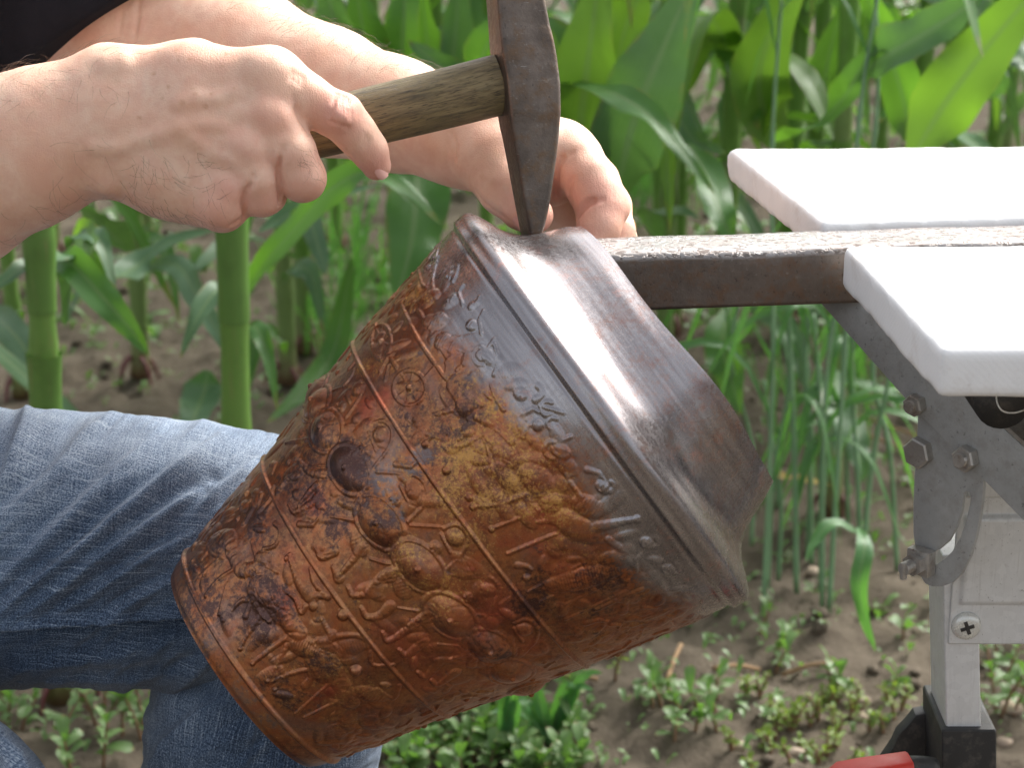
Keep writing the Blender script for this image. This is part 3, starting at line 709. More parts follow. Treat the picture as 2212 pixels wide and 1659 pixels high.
# mouth and shoulder are hand-beaten: wavy edge
lip = sstep(.125, .160, SG); dent = dent + lip * .0005 * vnoise3(np.stack([nx * .2 + 3, ny * .55, nz * .55], -1), 8)
# beads at the frieze borders and the shoulder crease
RINGS = [-.0820, -.0260, .0398, .1085]
for s0, w, hh in ((-.0820, .0015, .0015), (-.0260, .0011, .0012), (.0398, .0011, .0012)):
    HF = np.maximum(HF, hh * np.clip(1 - ((SG - s0) / w) ** 2, 0, 1) ** .7)
HF = HF - .0006 * np.exp(-((SG - .1085) / .0009) ** 2)
HF = HF + .0016 * np.exp(-((SG - .1115) / .0016) ** 2)
PR = np.gradient(RR); PS = np.gradient(SS); ln = np.hypot(PR, PS); nR, nS = PS / ln, -PR / ln     # outward normal in (r,s)
Hh = HF + dent
Rr = RG + Hh * nR[:, None]; Sx = SG + Hh * nS[:, None]
Sx = Sx + sstep(.15, .1597, SG) * (.0016 * np.sin(PG * 2 + .6) + .0009 * np.sin(PG * 5))
GV = VO + Sx[..., None] * VA + (Rr * np.cos(PG))[..., None] * VX + (Rr * np.sin(PG))[..., None] * VY
# patina patches as they lie on the metal
def blob(lst):
    o = np.zeros_like(SG)
    for f, x, y, ra, w in lst:
        s0, p0 = f(x, y)
        dp = (PG - p0 + np.pi) % (2 * np.pi) - np.pi
        o = np.maximum(o, w * np.exp(-(((SG - s0) / (ra * .8)) ** 2 + (dp * RG / ra) ** 2)))
    return o
D_ = lambda x, y: surf(x, y)
OCH = blob([(D_, 1085, 960, .034, .62), (D_, 1010, 1050, .030, .60), (D_, 890, 640, .014, .8), (D_, 1200, 1090, .014, .8), (D_, 1060, 880, .012, .8), (D_, 1130, 1060, .018, .8), (D_, 930, 640, .015, .5), (D_, 1010, 985, .015, .9), (D_, 960, 1270, .016, .6), (D_, 700, 1480, .020, .35), (D_, 880, 1210, .013, .5), (D_, 1180, 1000, .014, .6), (D_, 790, 800, .012, .5), (D_, 640, 960, .010, .5), (D_, 830, 1090, .010, .35), (D_, 1240, 1180, .016, .5)])
DRK = 1.15 * blob([(D_, 640, 1050, .024, .75), (D_, 430, 1300, .020, .7), (D_, 560, 1300, .020, .75), (D_, 920, 990, .014, .6), (D_, 830, 1130, .012, .5), (D_, 755, 1010, .015, .95), (D_, 690, 940, .012, .8), (D_, 560, 1130, .016, .85), (D_, 800, 1060, .016, .55), (D_, 420, 1250, .014, .55), (D_, 590, 1290, .013, .7), (D_, 560, 1360, .012, .5), (D_, 1140, 1310, .011, .85), (D_, 1170, 1270, .010, .7), (D_, 880, 900, .012, .55), (D_, 910, 870, .012, .5), (D_, 690, 1440, .010, .55), (D_, 1000, 880, .013, .6), (D_, 1260, 1250, .014, .55), (D_, 660, 1010, .012, .7), (D_, 960, 930, .012, .55), (D_, 620, 1490, .012, .45), (D_, 1050, 1390, .010, .5), (D_, 450, 1430, .012, .5), (D_, 1330, 1240, .016, .6), (D_, 480, 1180, .010, .6), (D_, 1080, 1410, .008, .6), (D_, 1300, 1330, .012, .5), (D_, 720, 1130, .011, .6)])
REDM = blob([(D_, 1060, 1330, .030, .62), (D_, 1230, 1230, .020, .6), (D_, 900, 1400, .022, .55), (D_, 1180, 1120, .014, .6), (D_, 790, 880, .010, .75), (D_, 680, 1080, .010, .7), (D_, 830, 860, .009, .7), (D_, 860, 1380, .018, .55), (D_, 1000, 1400, .018, .6), (D_, 1160, 1180, .014, .5), (D_, 980, 760, .012, .5), (D_, 920, 1460, .02, .5), (D_, 620, 1200, .010, .5), (D_, 1150, 1400, .016, .5)])
GRY = sstep(.078, .106, SG) * .9 + blob([(D_, 1000, 680, .024, .7), (D_, 1060, 780, .016, .6), (D_, 1150, 860, .014, .6), (D_, 1390, 1160, .020, .8), (D_, 1440, 1240, .016, .7), (D_, 960, 560, .016, .8), (D_, 900, 980, .012, .4), (D_, 840, 1030, .014, .45)]) + .45 * (1 - sstep(-.084, -.078, SG)) * 0
GRY = np.where(SG < -.0835, .18, GRY)
pot = empty('copper_bucket', P(560, 1500, 1.0), 'embossed copper bucket with figured bands, hung mouth-first on the steel bar', 'bucket')
UVG = np.stack([PG / (2 * np.pi) + .5, SG * 4], -1).reshape(-1, 2)
edges = [-1, -.0838, -.0260, .0398, .1085, .1290, 1]
names = ['foot_band', 'animal_frieze', 'warrior_frieze', 'wagon_frieze', 'shoulder', 'neck']
for k, nm in enumerate(names):
    i0 = max(0, np.searchsorted(SS, edges[k])); i1 = min(NS - 1, np.searchsorted(SS, edges[k + 1]))
    sl_ = slice(i0, i1 + 1); n = i1 + 1 - i0
    F = grid_faces(n, NP, True)[:, ::-1]
    me = mesh_np(nm, GV[sl_].reshape(-1, 3), F, True, UVG.reshape(NS, NP, 2)[sl_].reshape(-1, 2))
    for an, av in (('ochre', OCH), ('dark', DRK), ('red', REDM), ('grey', GRY)): fattr(me, an, av[sl_].ravel())
    o = link(nm, me, COPPER, pot)
for o in pot.children:
    if o.name.startswith('neck'): o['label'] = 'smooth grey beaten neck of the bucket'
    if o.name.startswith('shoulder'): o['label'] = 'smooth rounded grey shoulder of the bucket'
# inside of the sheet, the lip and the floor
ii = np.r_[np.arange(0, NS, 6), NS - 1]; jj = np.arange(0, NP, 8)
Rin = RR[ii] - .0011
IN = VO + (SS[ii])[:, None, None] * VA + (Rin[:, None] * np.cos(PHI[jj]))[..., None] * VX + (Rin[:, None] * np.sin(PHI[jj]))[..., None] * VY
IN[-1] = GV[-1][jj] - .0011 * (np.cos(PHI[jj])[:, None] * VX + np.sin(PHI[jj])[:, None] * VY)
IN = np.concatenate([IN, GV[-1][jj][None]], 0); IN = np.concatenate([np.repeat((VO + SS[0] * VA)[None, None], len(jj), 1), IN], 0)
me = mesh_np('lining', IN.reshape(-1, 3), grid_faces(IN.shape[0], len(jj), True), True)
for an in ('ochre', 'dark', 'red', 'grey'): fattr(me, an, np.full(IN.shape[0] * len(jj), .9 if an == 'grey' else 0.0))
link('inner_wall', me, COPPER, pot)

# ------------------------------------------------------------------ steel bar (stake) clamped in the bench
ZB = 0.6535
b0 = PZ(1340, 511, ZB); b1 = PZ(2212, 484, ZB); bd = nrm(b1 - b0); bn = np.cross(bd, [0, 0, 1.0])   # bn points at the camera
BW, BH = .033, .0275
bstart = b0 + bd * ((PZ(1108, 518, ZB) - b0) @ bd); blen = .92
nl, rings, tops = 150, [], []
prof = []                                                     # rounded section: (toward camera, up)
def bev(cx, cy, r, a0, a1, n): return [(cx + r * math.cos(a), cy + r * math.sin(a)) for a in np.linspace(a0, a1, n)]
sec = [(x, 0.0) for x in np.linspace(.0015, BW - .005, 7)] + bev(BW - .0042, -.0042, .0042, math.pi / 2, 0, 5) + [(BW, -y) for y in np.linspace(.008, BH - .002, 5)] + bev(BW - .001, -BH + .001, .001, 0, -math.pi / 2, 2) + [(.001, -BH), (0, -BH + .001), (0, -.0015)]
for k in range(nl):
    x = blen * k / (nl - 1); ring = []
    for (a, z) in sec:
        p = bstart + bd * x + bn * a + np.array([0, 0, z])
        w = .00035 * math.sin(x * 41 + a * 200) * (z > -.006) * (.3 + .7 * (a > .02)) + .0002 * math.sin(x * 97 + 1)
        ring.append(p + np.array([0, 0, w if z > -.01 else 0]))
    rings.append(ring)
V, F = loft(rings)
me = bpy.data.meshes.new('steel_bar'); me.from_pydata([tuple(map(float, v)) for v in V], [], [tuple(map(int, f)) for f in F]); me.update()
me.polygons.foreach_set('use_smooth', np.ones(len(me.polygons), bool)); me.set_sharp_from_angle(angle=math.radians(50))
fattr(me, 'top', np.tile([1.0 if z > -.0012 else (.75 if z > -.004 and a > .02 else 0.0) for (a, z) in sec], nl))
bar = link('steel_bar', me, BARSTEEL); tag(bar, 'worn rusty square steel bar clamped between the white boards, reaching into the bucket', 'bar')

# ------------------------------------------------------------------ hammer
ham = empty('hammer', P(1148, 513, .992), 'old cross-peen hammer with wooden handle, its tip on the bucket neck', 'hammer')
ca, sa = math.cos(math.radians(13)), math.sin(math.radians(13))
HX = ca * RIGHT - sa * (-FWD) * -1 * 0 + sa * (FWD) ; HX = nrm(ca * RIGHT + sa * FWD)      # width of the head
HZ = nrm(np.cross(HX, UPV)); HZ = HZ if HZ @ FWD < 0 else -HZ                               # broad face, toward the camera
ST = [(-175, 1092, 84, .0225), (-150, 1095, 96, .0250), (-80, 1103, 102, .0255), (0, 1113, 105, .0260), (60, 1121, 112, .0262), (90, 1126, 117, .0275), (125, 1131, 119, .0285), (185, 1139, 117, .0290), (245, 1143, 113, .0285), (272, 1144, 108, .0262),
      (300, 1146, 101, .0245), (345, 1148, 88, .0232), (400, 1149.5, 71, .0222), (450, 1150, 54, .0214), (490, 1149.5, 37, .0208), (508, 1149, 27, .0200), (514.5, 1149, 19, .0185)]
DH = .9965
def rrect(w, t, r, n=4):
    pts = []
    for cx, cy, a0 in ((w / 2 - r, t / 2 - r, 0), (-w / 2 + r, t / 2 - r, 90), (-w / 2 + r, -t / 2 + r, 180), (w / 2 - r, -t / 2 + r, 270)):
        pts += [(cx + r * math.cos(math.radians(a0 + 90 * i / n)), cy + r * math.sin(math.radians(a0 + 90 * i / n))) for i in range(n + 1)]
    return pts
vs = np.array([s[0] for s in ST]); fin = []
for v in np.unique(np.r_[vs, np.arange(-170, 512, 9)]):
    cu, w, t = [np.interp(v, vs, [s[k] for s in ST]) for k in (1, 2, 3)]
    w = w / 4616; r = min(.0022, w * .25)
    c = P(cu, v, DH)
    wob = .00012 * math.sin(v * .045)
    fin.append([c + x * HX + (y + wob) * HZ for x, y in rrect(w, t, r)])
V, F = loft(fin[::-1]); mb = MB(); mb.add(V, F); me = mb.mesh('head', True); me.set_sharp_from_angle(angle=math.radians(60))
link('head', me, HEADSTEEL, ham)
# handle
hp0, hp1 = P(1082, 183, .9985), P(430, 339, .9800)
hd = nrm(hp1 - hp0); hz = nrm(HZ - hd * (HZ @ hd)); hy = np.cross(hd, hz); hl = np.linalg.norm(hp1 - hp0)
n, m = 70, 40; rings = []; uv = []
for k in range(n):
    x = k / (n - 1); th = np.linspace(0, 2 * np.pi, m, endpoint=False)
    a = np.interp(x, [0, .1, .4, .75, 1], [.0143, .0141, .0138, .0128, .0140]); b = np.interp(x, [0, .5, 1], [.0112, .0105, .0118])
    kk = 1 + .02 * np.cos(th * 3 + x * 6) + .010 * np.cos(th * 7 + x * 15)
    rings.append(hp0 + hd * (x * hl) + (kk * a * np.cos(th))[:, None] * hy + (kk * b * np.sin(th))[:, None] * hz)
    uv.append(np.column_stack([np.full(m, x * hl * 25), th / 6.2832]))
V = np.array(rings).reshape(-1, 3); F = grid_faces(n, m, True)
me = mesh_np('handle', V, F, True, np.array(uv).reshape(-1, 2)); link('handle', me, WOOD, ham)

# ------------------------------------------------------------------ folding work bench
bench = empty('folding_workbench', (.55, .9, 0), 'folding steel workbench with white cloth-wrapped jaw boards and galvanised leg', 'workbench')
ZT = ZB + .0035
def poly_sdf(pts, q):
    n = len(pts); d = np.full(len(q), 1e9); s = np.ones(len(q))
    for i in range(n):
        a, b = pts[i], pts[i - 1]; e = b - a; w = q - a
        t = np.clip((w @ e) / (e @ e), 0, 1); bb = w - t[:, None] * e
        d = np.minimum(d, (bb ** 2).sum(1))
        c1 = q[:, 1] >= a[1]; c2 = q[:, 1] < b[1]; c3 = e[0] * w[:, 1] > e[1] * w[:, 0]
        fl = (c1 & c2 & c3) | (~c1 & ~c2 & ~c3); s = np.where(fl, -s, s)
    return s * np.sqrt(d)
def padded_board(pts, zt, th, r, seed, h=.0024):
    pts = [np.asarray(p, float) for p in pts]
    def f(p, lo, hi):
        q = p[:, :2]; d2 = poly_sdf(pts, q) + r
        zz = np.abs(p[:, 2] - (zt - th / 2)) - th / 2 + r
        o = np.minimum(np.maximum(d2, zz), 0) + np.hypot(np.maximum(d2, 0), np.maximum(zz, 0)) - r
        w = .0011 * vnoise3(p * np.array([34., 34, 60]) + 5, seed) + .0007 * vnoise3(p * np.array([110., 110, 28]) + 3, seed + 1)
        return o + w
    lo = [min(p[0] for p in pts) - .01, min(p[1] for p in pts) - .01, zt - th - .01]; hi = [max(p[0] for p in pts) + .01, max(p[1] for p in pts) + .01, zt + .01]
    V, F = nets(f, lo, hi, h, B=16)
    return mesh_np('jaw_board', V, F)
XR = .72
n1, n2 = PZ(2034, 754, ZT), PZ(1822, 530, ZT)
nb = PZ(2212, 527, ZT); sl1 = (nb[1] - n2[1]) / (nb[0] - n2[0])
near = [n1[:2], n2[:2], np.array([XR, n2[1] + sl1 * (XR - n2[0])]), np.array([XR, n1[1] + .004])]
bf = lambda x: (bstart + bd * ((x - bstart[0]) / bd[0]))[1]
for q in (1, 2): near[q][1] = min(near[q][1], bf(near[q][0]) - BW - .001)
f1, f2 = PZ(1782, 490, ZT), PZ(1574, 321, ZT); f3 = PZ(2212, 313, ZT); sl2 = (f3[1] - f2[1]) / (f3[0] - f2[0])
far = [f1[:2], f2[:2], np.array([XR, f2[1] + sl2 * (XR - f2[0])]), np.array([XR, bf(XR) + .003])]
far[0] = np.array([f1[0], max(f1[1], bf(f1[0]) + .003)])
link('jaw_board', padded_board(near, ZT, .0205, .0030, 3), CLOTH, bench)['label'] = 'near jaw board wrapped in white cloth'
link('jaw_board', padded_board(far, ZT, .0185, .0030, 13), CLOTH, bench)['label'] = 'far jaw board wrapped in white cloth'
# side frame plates: plane turned towards the left
d_pl = .988
pc = P(2040, 1000, d_pl); yaw = math.radians(46); pn = np.array([-math.sin(yaw), -math.cos(yaw), 0.0]); ph = np.array([math.cos(yaw), -math.sin(yaw), 0.0])
Q = lambda u, v, o=0.0: PP(u, v, pc, pn) + pn * o
def plate(name, outline, th, off, mat, bw=.0006, holes=None):
    mb = MB(); mb.add(*prism([Q(u, v, off) for u, v in outline], -pn * th)); me = bevelled(mb.mesh(name), bw, 2, 50); return link(name, me, mat, bench)
plate('frame_arm', [(1738, 600), (1768, 636), (1985, 880), (2128, 1027), (2420, 1325), (2420, 1140), (2212, 954), (2101, 852), (1960, 720), (1868, 636), (1835, 600)], .0025, .0035, FRAME)
mb = MB(); mb.add(*prism([Q(1960, 718, .0036), Q(2101, 850, .0036), Q(2212, 952, .0036), Q(2420, 1138, .0036), Q(2420, 1128, .0036), Q(2212, 941, .0036), Q(2101, 840, .0036), Q(1960, 708, .0036)], -pn * .016)); link('arm_flange', mb.mesh('arm_flange'), BOLT, bench)
# bracket plate with the curved slot (C-shaped outline, slot open to the clamp)
outer = [(2128, 1020), (2125, 1062), (2119, 1110), (2110, 1158), (2097, 1203), (2078, 1240), (2058, 1259), (2036, 1267), (2014, 1267), (2000, 1261), (1992, 1249), (1988, 1236), (1990, 1222), (2010, 1222), (2024, 1219), (2040, 1209), (2058, 1191), (2076, 1160), (2089, 1122), (2096, 1090), (2098, 1074), (2095, 1064), (2090, 1061), (2085, 1064), (2082, 1075), (2078, 1105), (2067, 1140), (2050, 1170), (2030, 1187), (2012, 1195), (1990, 1196), (1979, 1188), (1974, 1150), (1974, 1090), (1978, 1000), (1983, 930), (1985, 868), (2060, 800), (2190, 900)]
plate('bracket_plate', outer, .0025, .0006, FRAME, .0005)
def bolt(u, v, off, rhex, hh, shank, name='bolt', face=True):
    c = Q(u, v, off); mb = MB()
    r0 = hexring(c, pn, rhex, [0, 0, 1], 6, .3); r1 = [p + pn * hh * .85 for p in r0]; r2 = [c + (p - c) * .88 + pn * hh for p in r0]
    mb.add(*loft([r0, r1, r2])); o = link(name, mb.mesh(name), BOLT, bench)
    if shank:
        mb = MB(); rr_ = []
        for k in range(9):
            q = (rhex * .52) * (1 + .06 * (k % 2)); rr_.append(hexring(c + pn * (hh + shank * k / 8), pn, q, [0, 0, 1], 14))
        mb.add(*loft(rr_)); link('threaded_end', mb.mesh('threaded_end'), BOLT, o)
    return o
bolt(1992, 869, .0035, .0053, .0052, .0022); bolt(1991, 975, .0006, .0075, .0050, 0); bolt(2102, 984, .0036, .0062, .0056, .0022)
# clamp on the slot
cb = Q(2003, 1207, .0015)
mb = MB(); mb.add(*box(cb + pn * .0035, ph * .0062, np.array([0, 0, .0062]), pn * .0032)); cl = link('clamp_block', bevelled(mb.mesh('clamp_block'), .0008, 2), BOLT, bench)
mb = MB(); mb.add(*loft([hexring(cb + pn * (.0067 + k * .0022), pn, .0055, [0, 0, 1], 6, .2) for k in (0, 1, 2)])); link('nut', mb.mesh('nut'), BOLT, cl)
mb = MB(); mb.add(*loft([hexring(cb + pn * (.011 + k * .0011), pn, .0031 * (1 + .07 * (k % 2)), [0, 0, 1], 14) for k in range(7)])); link('threaded_end', mb.mesh('threaded_end'), BOLT, cl)
mb = MB(); mb.add(*box(cb + pn * .017 + np.array([0, 0, -.001]), ph * .0012, np.array([0, 0, .0042]), pn * .0016)); link('wing', bevelled(mb.mesh('wing'), .0006, 2), BOLT, cl)
# galvanised leg (rectangular tube), with screwed-on cross panel
dl = 1.035
def zplane(u, v, d=dl): return P(u, v, d)
YF = P(2080, 1420, dl)[1]
PF = np.array([0, YF, 0]); NF = np.array([0, -1.0, 0])
L = lambda u, v, o=0.0: PP(u, v, PF, NF) + np.array([0, -o, 0])
lt, rt = L(2036, 1200), L(2112, 1200); lb, rb = L(2044, 1570), L(2120, 1570)
dep = np.array([0, .040, 0]); ext = .20
lb2 = lb + (lb - lt) * .9; rb2 = rb + (rb - rt) * .9
def ring4(a, b): return [a, b, b + dep, a + dep]
mb = MB(); mb.add(*loft([ring4(lt, rt), ring4(lb, rb), ring4(lb2, rb2)])); link('leg', bevelled(mb.mesh('leg'), .0014, 3), GALV, bench)
# cross panel with pressed field
pl, pb, pr, ptop = L(2047, 1388, .0012), L(2047, 1388, .0012), XR - .04, L(2047, 1030, .0012)[2]
mb = MB()
z0, z1 = pl[2], ptop; x0, x1 = pl[0], pr
gx = np.unique(np.r_[np.linspace(x0, x0 + .012, 6), np.linspace(x0 + .012, x1, 24)]); gz = np.linspace(z0, z1, 60)
fx0 = L(2074, 1300, .0012)[0]; fz0 = L(2074, 1298, .0012)[2]; fz1 = L(2074, 1112, .0012)[2]
GXp, GZp = np.meshgrid(np.unique(np.r_[np.linspace(x0, x0 + .02, 22), np.linspace(x0 + .02, x1, 20)]), np.linspace(z0, z1, 120), indexing='ij')
inside = np.minimum(np.minimum(GXp - fx0, GZp - fz0), np.where(GZp < fz1 + .01, fz1 - GZp, GZp - fz1 - .003))
offp = .0026 * sstep(-.0015, .0015, inside)
VP_ = np.stack([GXp, YF - .0015 - offp * 1.0, GZp], -1)
front = VP_.reshape(-1, 3); nP, mP = GXp.shape
me = mesh_np('cross_panel', front, grid_faces(nP, mP)[:, ::1], True); cp = link('cross_panel', me, GALV, bench)
so = cp.modifiers.new('solid', 'SOLIDIFY'); so.thickness = .0013; so.offset = 0
# pan-head screw
scc = L(2085, 1348, .0022); mb = MB(); rr_ = []
for a in np.linspace(0, 90, 7):
    rr_.append(hexring(scc + np.array([0, -.0032 * math.sin(math.radians(a)), 0]), [0, -1, 0], .0072 * math.cos(math.radians(a)) ** .6 + 1e-5, [0, 0, 1], 28))
mb.add(*loft(rr_)); scr = link('screw', mb.mesh('screw', True), ZINC, cp)
mb = MB(); rt_ = math.radians(20); e1 = np.array([math.cos(rt_), 0, math.sin(rt_)]); e2 = np.array([-math.sin(rt_), 0, math.cos(rt_)]); c3 = scc + np.array([0, -.0030, 0])
mb.add(*box(c3, e1 * .0034, np.array([0, .0004, 0]), e2 * .0009)); mb.add(*box(c3, e1 * .0009, np.array([0, .00043, 0]), e2 * .0034)); link('cross_slot', mb.mesh('cross_slot'), BLACKP, scr)
# black foot sleeve with side ear and red release lever
sl0, sr0 = L(2031, 1570, .004), L(2150, 1570, .004); slb, srb = L(2031, 1900, .004), L(2150, 1900, .004); dp2 = np.array([0, .052, 0])
mb = MB(); mb.add(*loft([[sl0, sr0, sr0 + dp2, sl0 + dp2], [slb, srb, srb + dp2, slb + dp2]])); sv = link('foot_sleeve', bevelled(mb.mesh('foot_sleeve'), .002, 3), BLACKP, bench)
Lp = lambda u, v, o: PP(u, v, [0, YF - o, 0], NF)
ear = [Lp(u, v, -.040) for u, v in ((2040, 1560), (2000, 1542), (1978, 1546), (1963, 1566), (1940, 1590), (1931, 1612), (1918, 1632), (1898, 1660), (1890, 1800), (2040, 1800))]
mb = MB(); mb.add(*prism(ear, np.array([0, .010, 0]))); link('ear', bevelled(mb.mesh('ear'), .0015, 2), BLACKP, sv)
pathp = [L(2006, 1640, .012), L(1976, 1632, .014), L(1946, 1630, .015)]
mb = MB(); mb.add(*tube(bez(pathp, 6), .0062, 16)); lv = link('lever_stem', mb.mesh('lever_stem', True), BLACKP, bench)
la, lb_ = L(1952, 1630, .017), L(1790, 1646, .020)
dl_ = nrm(lb_ - la); up_ = np.array([0, 0, 1.0]); sd_ = np.cross(dl_, up_)
mb = MB(); mb.add(*loft([[la + dl_ * x + up_ * (z * s1) + sd_ * (y * s1) for y, z in rrect(.017, .015, .0035)] for x, s1 in ((0, .92), (.001, 1.0), (.024, 1.0), (.035, .95), (.040, .62), (.0402, .3))])); g = link('lever_grip', mb.mesh('lever_grip', True), REDP, bench); g.data.set_sharp_from_angle(angle=math.radians(40)); g['label'] = 'red plastic release lever'
# black screw housing under the near board, front edge
hc0 = L(2160, 872, .05); mb = MB(); mb.add(*tube([P(2166, 868, .93), P(2166, 868, .93) + np.array([.0, .06, 0])], [.0125, .0125], 24)); link('screw_housing', mb.mesh('screw_housing', True), BLACKP, bench)
mb = MB(); mb.add(*box(P(2200, 868, .945) + np.array([.02, .02, 0]), np.array([.02, 0, 0]), np.array([0, .012, 0]), np.array([0, 0, .0085]))); link('housing_box', bevelled(mb.mesh('housing_box'), .001, 2), BLACKP, bench)
mb = MB(); mb.add(*tube(bez([P(2152, 846, .928), P(2154, 870, .926), P(2166, 888, .925), P(2190, 892, .925), P(2212, 886, .926)], 14), .0004, 6)); link('loop_wire', mb.mesh('loop_wire', True), ZINC, bench)
# legs that stand out of the picture
for x, y in ((XR - .06, YF), (XR - .06, YF + .30)):
    mb = MB(); mb.add(*box([x, y + .02, .31], np.array([.012, 0, 0]), np.array([0, .02, 0]), np.array([0, 0, .31]))); link('leg', bevelled(mb.mesh('leg'), .0014, 2), GALV, bench)
mb = MB(); mb.add(*loft([[slb, srb, srb + dp2, slb + dp2], [np.array([p[0] + .02, p[1], 0.0]) for p in (slb, srb, srb + dp2, slb + dp2)]])); link('leg', mb.mesh('leg'), GALV, bench)
# ------------------------------------------------------------------ the craftsman
person = empty('person', (-.30, 1.2, 0), 'person in black shirt and blue jeans kneeling, hammer in one hand, bucket in the other', 'person')
mm = .001
def C(pts):      # list of (u,v,d,r_mm) -> points, radii
    return [P(u, v, d) for u, v, d, r in pts], [r * mm for u, v, d, r in pts]
def CH(pts, n=None, fl=1.0): a, b = C(pts); return chain(a, b, n, fl)
TOC = -FWD
# --- right arm (near), back of the hand to the camera
R_base = CH([(232, 262, .966, 27), (60, 322, .974, 33.5), (-120, 396, .985, 40), (-420, 530, 1.02, 46)], TOC, .86)
R_base += CH([(-420, 530, 1.02, 44), (-560, 60, 1.07, 50), (-640, -480, 1.12, 60)])
R_base += CH([(110, 262, .972, 24), (238, 190, .968, 17.5), (420, 176, .955, 16.0), (582, 176, .949, 14.8)])
R_base += CH([(240, 248, .966, 18), (420, 250, .954, 16), (592, 260, .947, 13.6)])
R_base += CH([(240, 300, .966, 18), (400, 312, .956, 15.5), (542, 326, .947, 13.2)])
R_base += CH([(236, 340, .967, 15), (370, 380, .960, 14.0), (500, 412, .950, 12.0)])
R_base += CH([(262, 356, .975, 13), (350, 388, .972, 14.5), (440, 428, .962, 13.2)])
R_base += CH([(240, 180, .984, 17), (420, 172, .988, 17), (520, 190, .986, 13)])                         # thumb side
R_base += CH([(330, 260, .975, 20), (500, 290, .965, 14)])
R_fing = [
    CH([(584, 176, .949, 14.6), (655, 214, .951, 11.8), (734, 250, .954, 10.1), (768, 288, .957, 8.9), (797, 322, .961, 7.9), (814, 357, .966, 6.6)]),
    CH([(590, 264, .947, 12.8), (629, 330, .944, 10.6), (653, 384, .948, 10.2), (648, 380, .968, 9.8), (620, 350, .992, 9.2), (585, 320, 1.000, 8.4)]),
    CH([(540, 330, .946, 12.0), (559, 385, .944, 9.4), (567, 424, .949, 8.5), (572, 420, .968, 9.0), (560, 385, .990, 8.6), (530, 355, .996, 8.0)]),
    CH([(498, 416, .949, 10.6), (484, 446, .948, 9.4), (478, 456, .952, 8.9), (492, 448, .970, 8.4), (490, 415, .988, 7.6), (470, 390, .992, 7)]),
    CH([(420, 176, .990, 15.5), (530, 215, .999, 12.5), (610, 262, 1.003, 10.5), (668, 282, 1.001, 8.5)]),
]
VEINS = []
R_bump = [Cap(P(572, 244, .9375), P(592, 258, .9378), .0062, .0056), Cap(P(528, 314, .9378), P(540, 320, .9378), .0056, .0056), Cap(P(500, 408, .9425), P(510, 414, .9430), .0052, .0050), Cap(P(556, 150, .940), P(580, 156, .942), .006, .006),
          Cap(P(470, 246, .9405), P(575, 248, .9362), .0024, .0034), Cap(P(430, 296, .9430), P(530, 312, .9364), .0022, .0032), Cap(P(430, 372, .9470), P(500, 404, .9410), .0020, .0030),
          *VEINS,
          Cap(P(240, 150, .952), P(262, 148, .952), .006, .006), Cap(P(735, 246, .9445), P(740, 252, .9445), .0042, .0042), Cap(P(236, 390, .958), P(220, 380, .958), .006, .006)]
# --- left arm (far), palm side of the hand to the camera
L_base = CH([(-560, -420, 1.33, 58), (-160, -130, 1.27, 52), (160, 0, 1.215, 47)])
L_base += CH([(190, 8, 1.21, 45), (330, 62, 1.19, 44), (520, 132, 1.155, 38.5), (700, 196, 1.125, 32.5), (850, 246, 1.10, 28), (995, 293, 1.078, 24.5)], None)
L_base += CH([(985, 290, 1.078, 23), (1090, 318, 1.066, 22), (1165, 330, 1.066, 18), (1222, 322, 1.066, 13)])
L_base += CH([(1010, 330, 1.066, 15), (1068, 350, 1.050, 14.5), (1092, 400, 1.041, 12.8)])
L_base += CH([(1120, 370, 1.066, 14), (1190, 385, 1.070, 11.5), (1225, 340, 1.066, 11)])
L_base += CH([(1000, 300, 1.09, 18), (1100, 340, 1.10, 16), (1190, 330, 1.09, 13), (1240, 330, 1.085, 12)])
L_base += CH([(1120, 380, 1.10, 18), (1190, 420, 1.105, 16), (1245, 462, 1.105, 14)])
L_fing = [
    CH([(1068, 352, 1.050, 14.0), (1098, 408, 1.040, 12.8), (1130, 446, 1.034, 11.0), (1152, 464, 1.031, 9.6)]),
    CH([(1212, 318, 1.066, 12.0), (1246, 346, 1.058, 13.0), (1272, 388, 1.051, 12.9), (1293, 428, 1.047, 12.4), (1300, 456, 1.044, 11.4), (1293, 490, 1.040, 10.4), (1280, 530, 1.036, 9.0)]),
    CH([(1228, 322, 1.085, 11.5), (1290, 392, 1.074, 11), (1318, 446, 1.069, 10.2), (1330, 500, 1.062, 9.2), (1322, 545, 1.056, 8)]),
    CH([(1230, 330, 1.104, 11), (1285, 400, 1.094, 10.5), (1318, 460, 1.088, 9.8), (1335, 515, 1.080, 8.8), (1326, 560, 1.072, 7.6)]),
    CH([(1220, 340, 1.120, 10), (1270, 405, 1.112, 9), (1298, 460, 1.106, 8.4), (1310, 510, 1.100, 7.4)]),
]
L_bump = [Cap(P(1335, 440, 1.0475), P(1338, 450, 1.0470), .005, .005)]
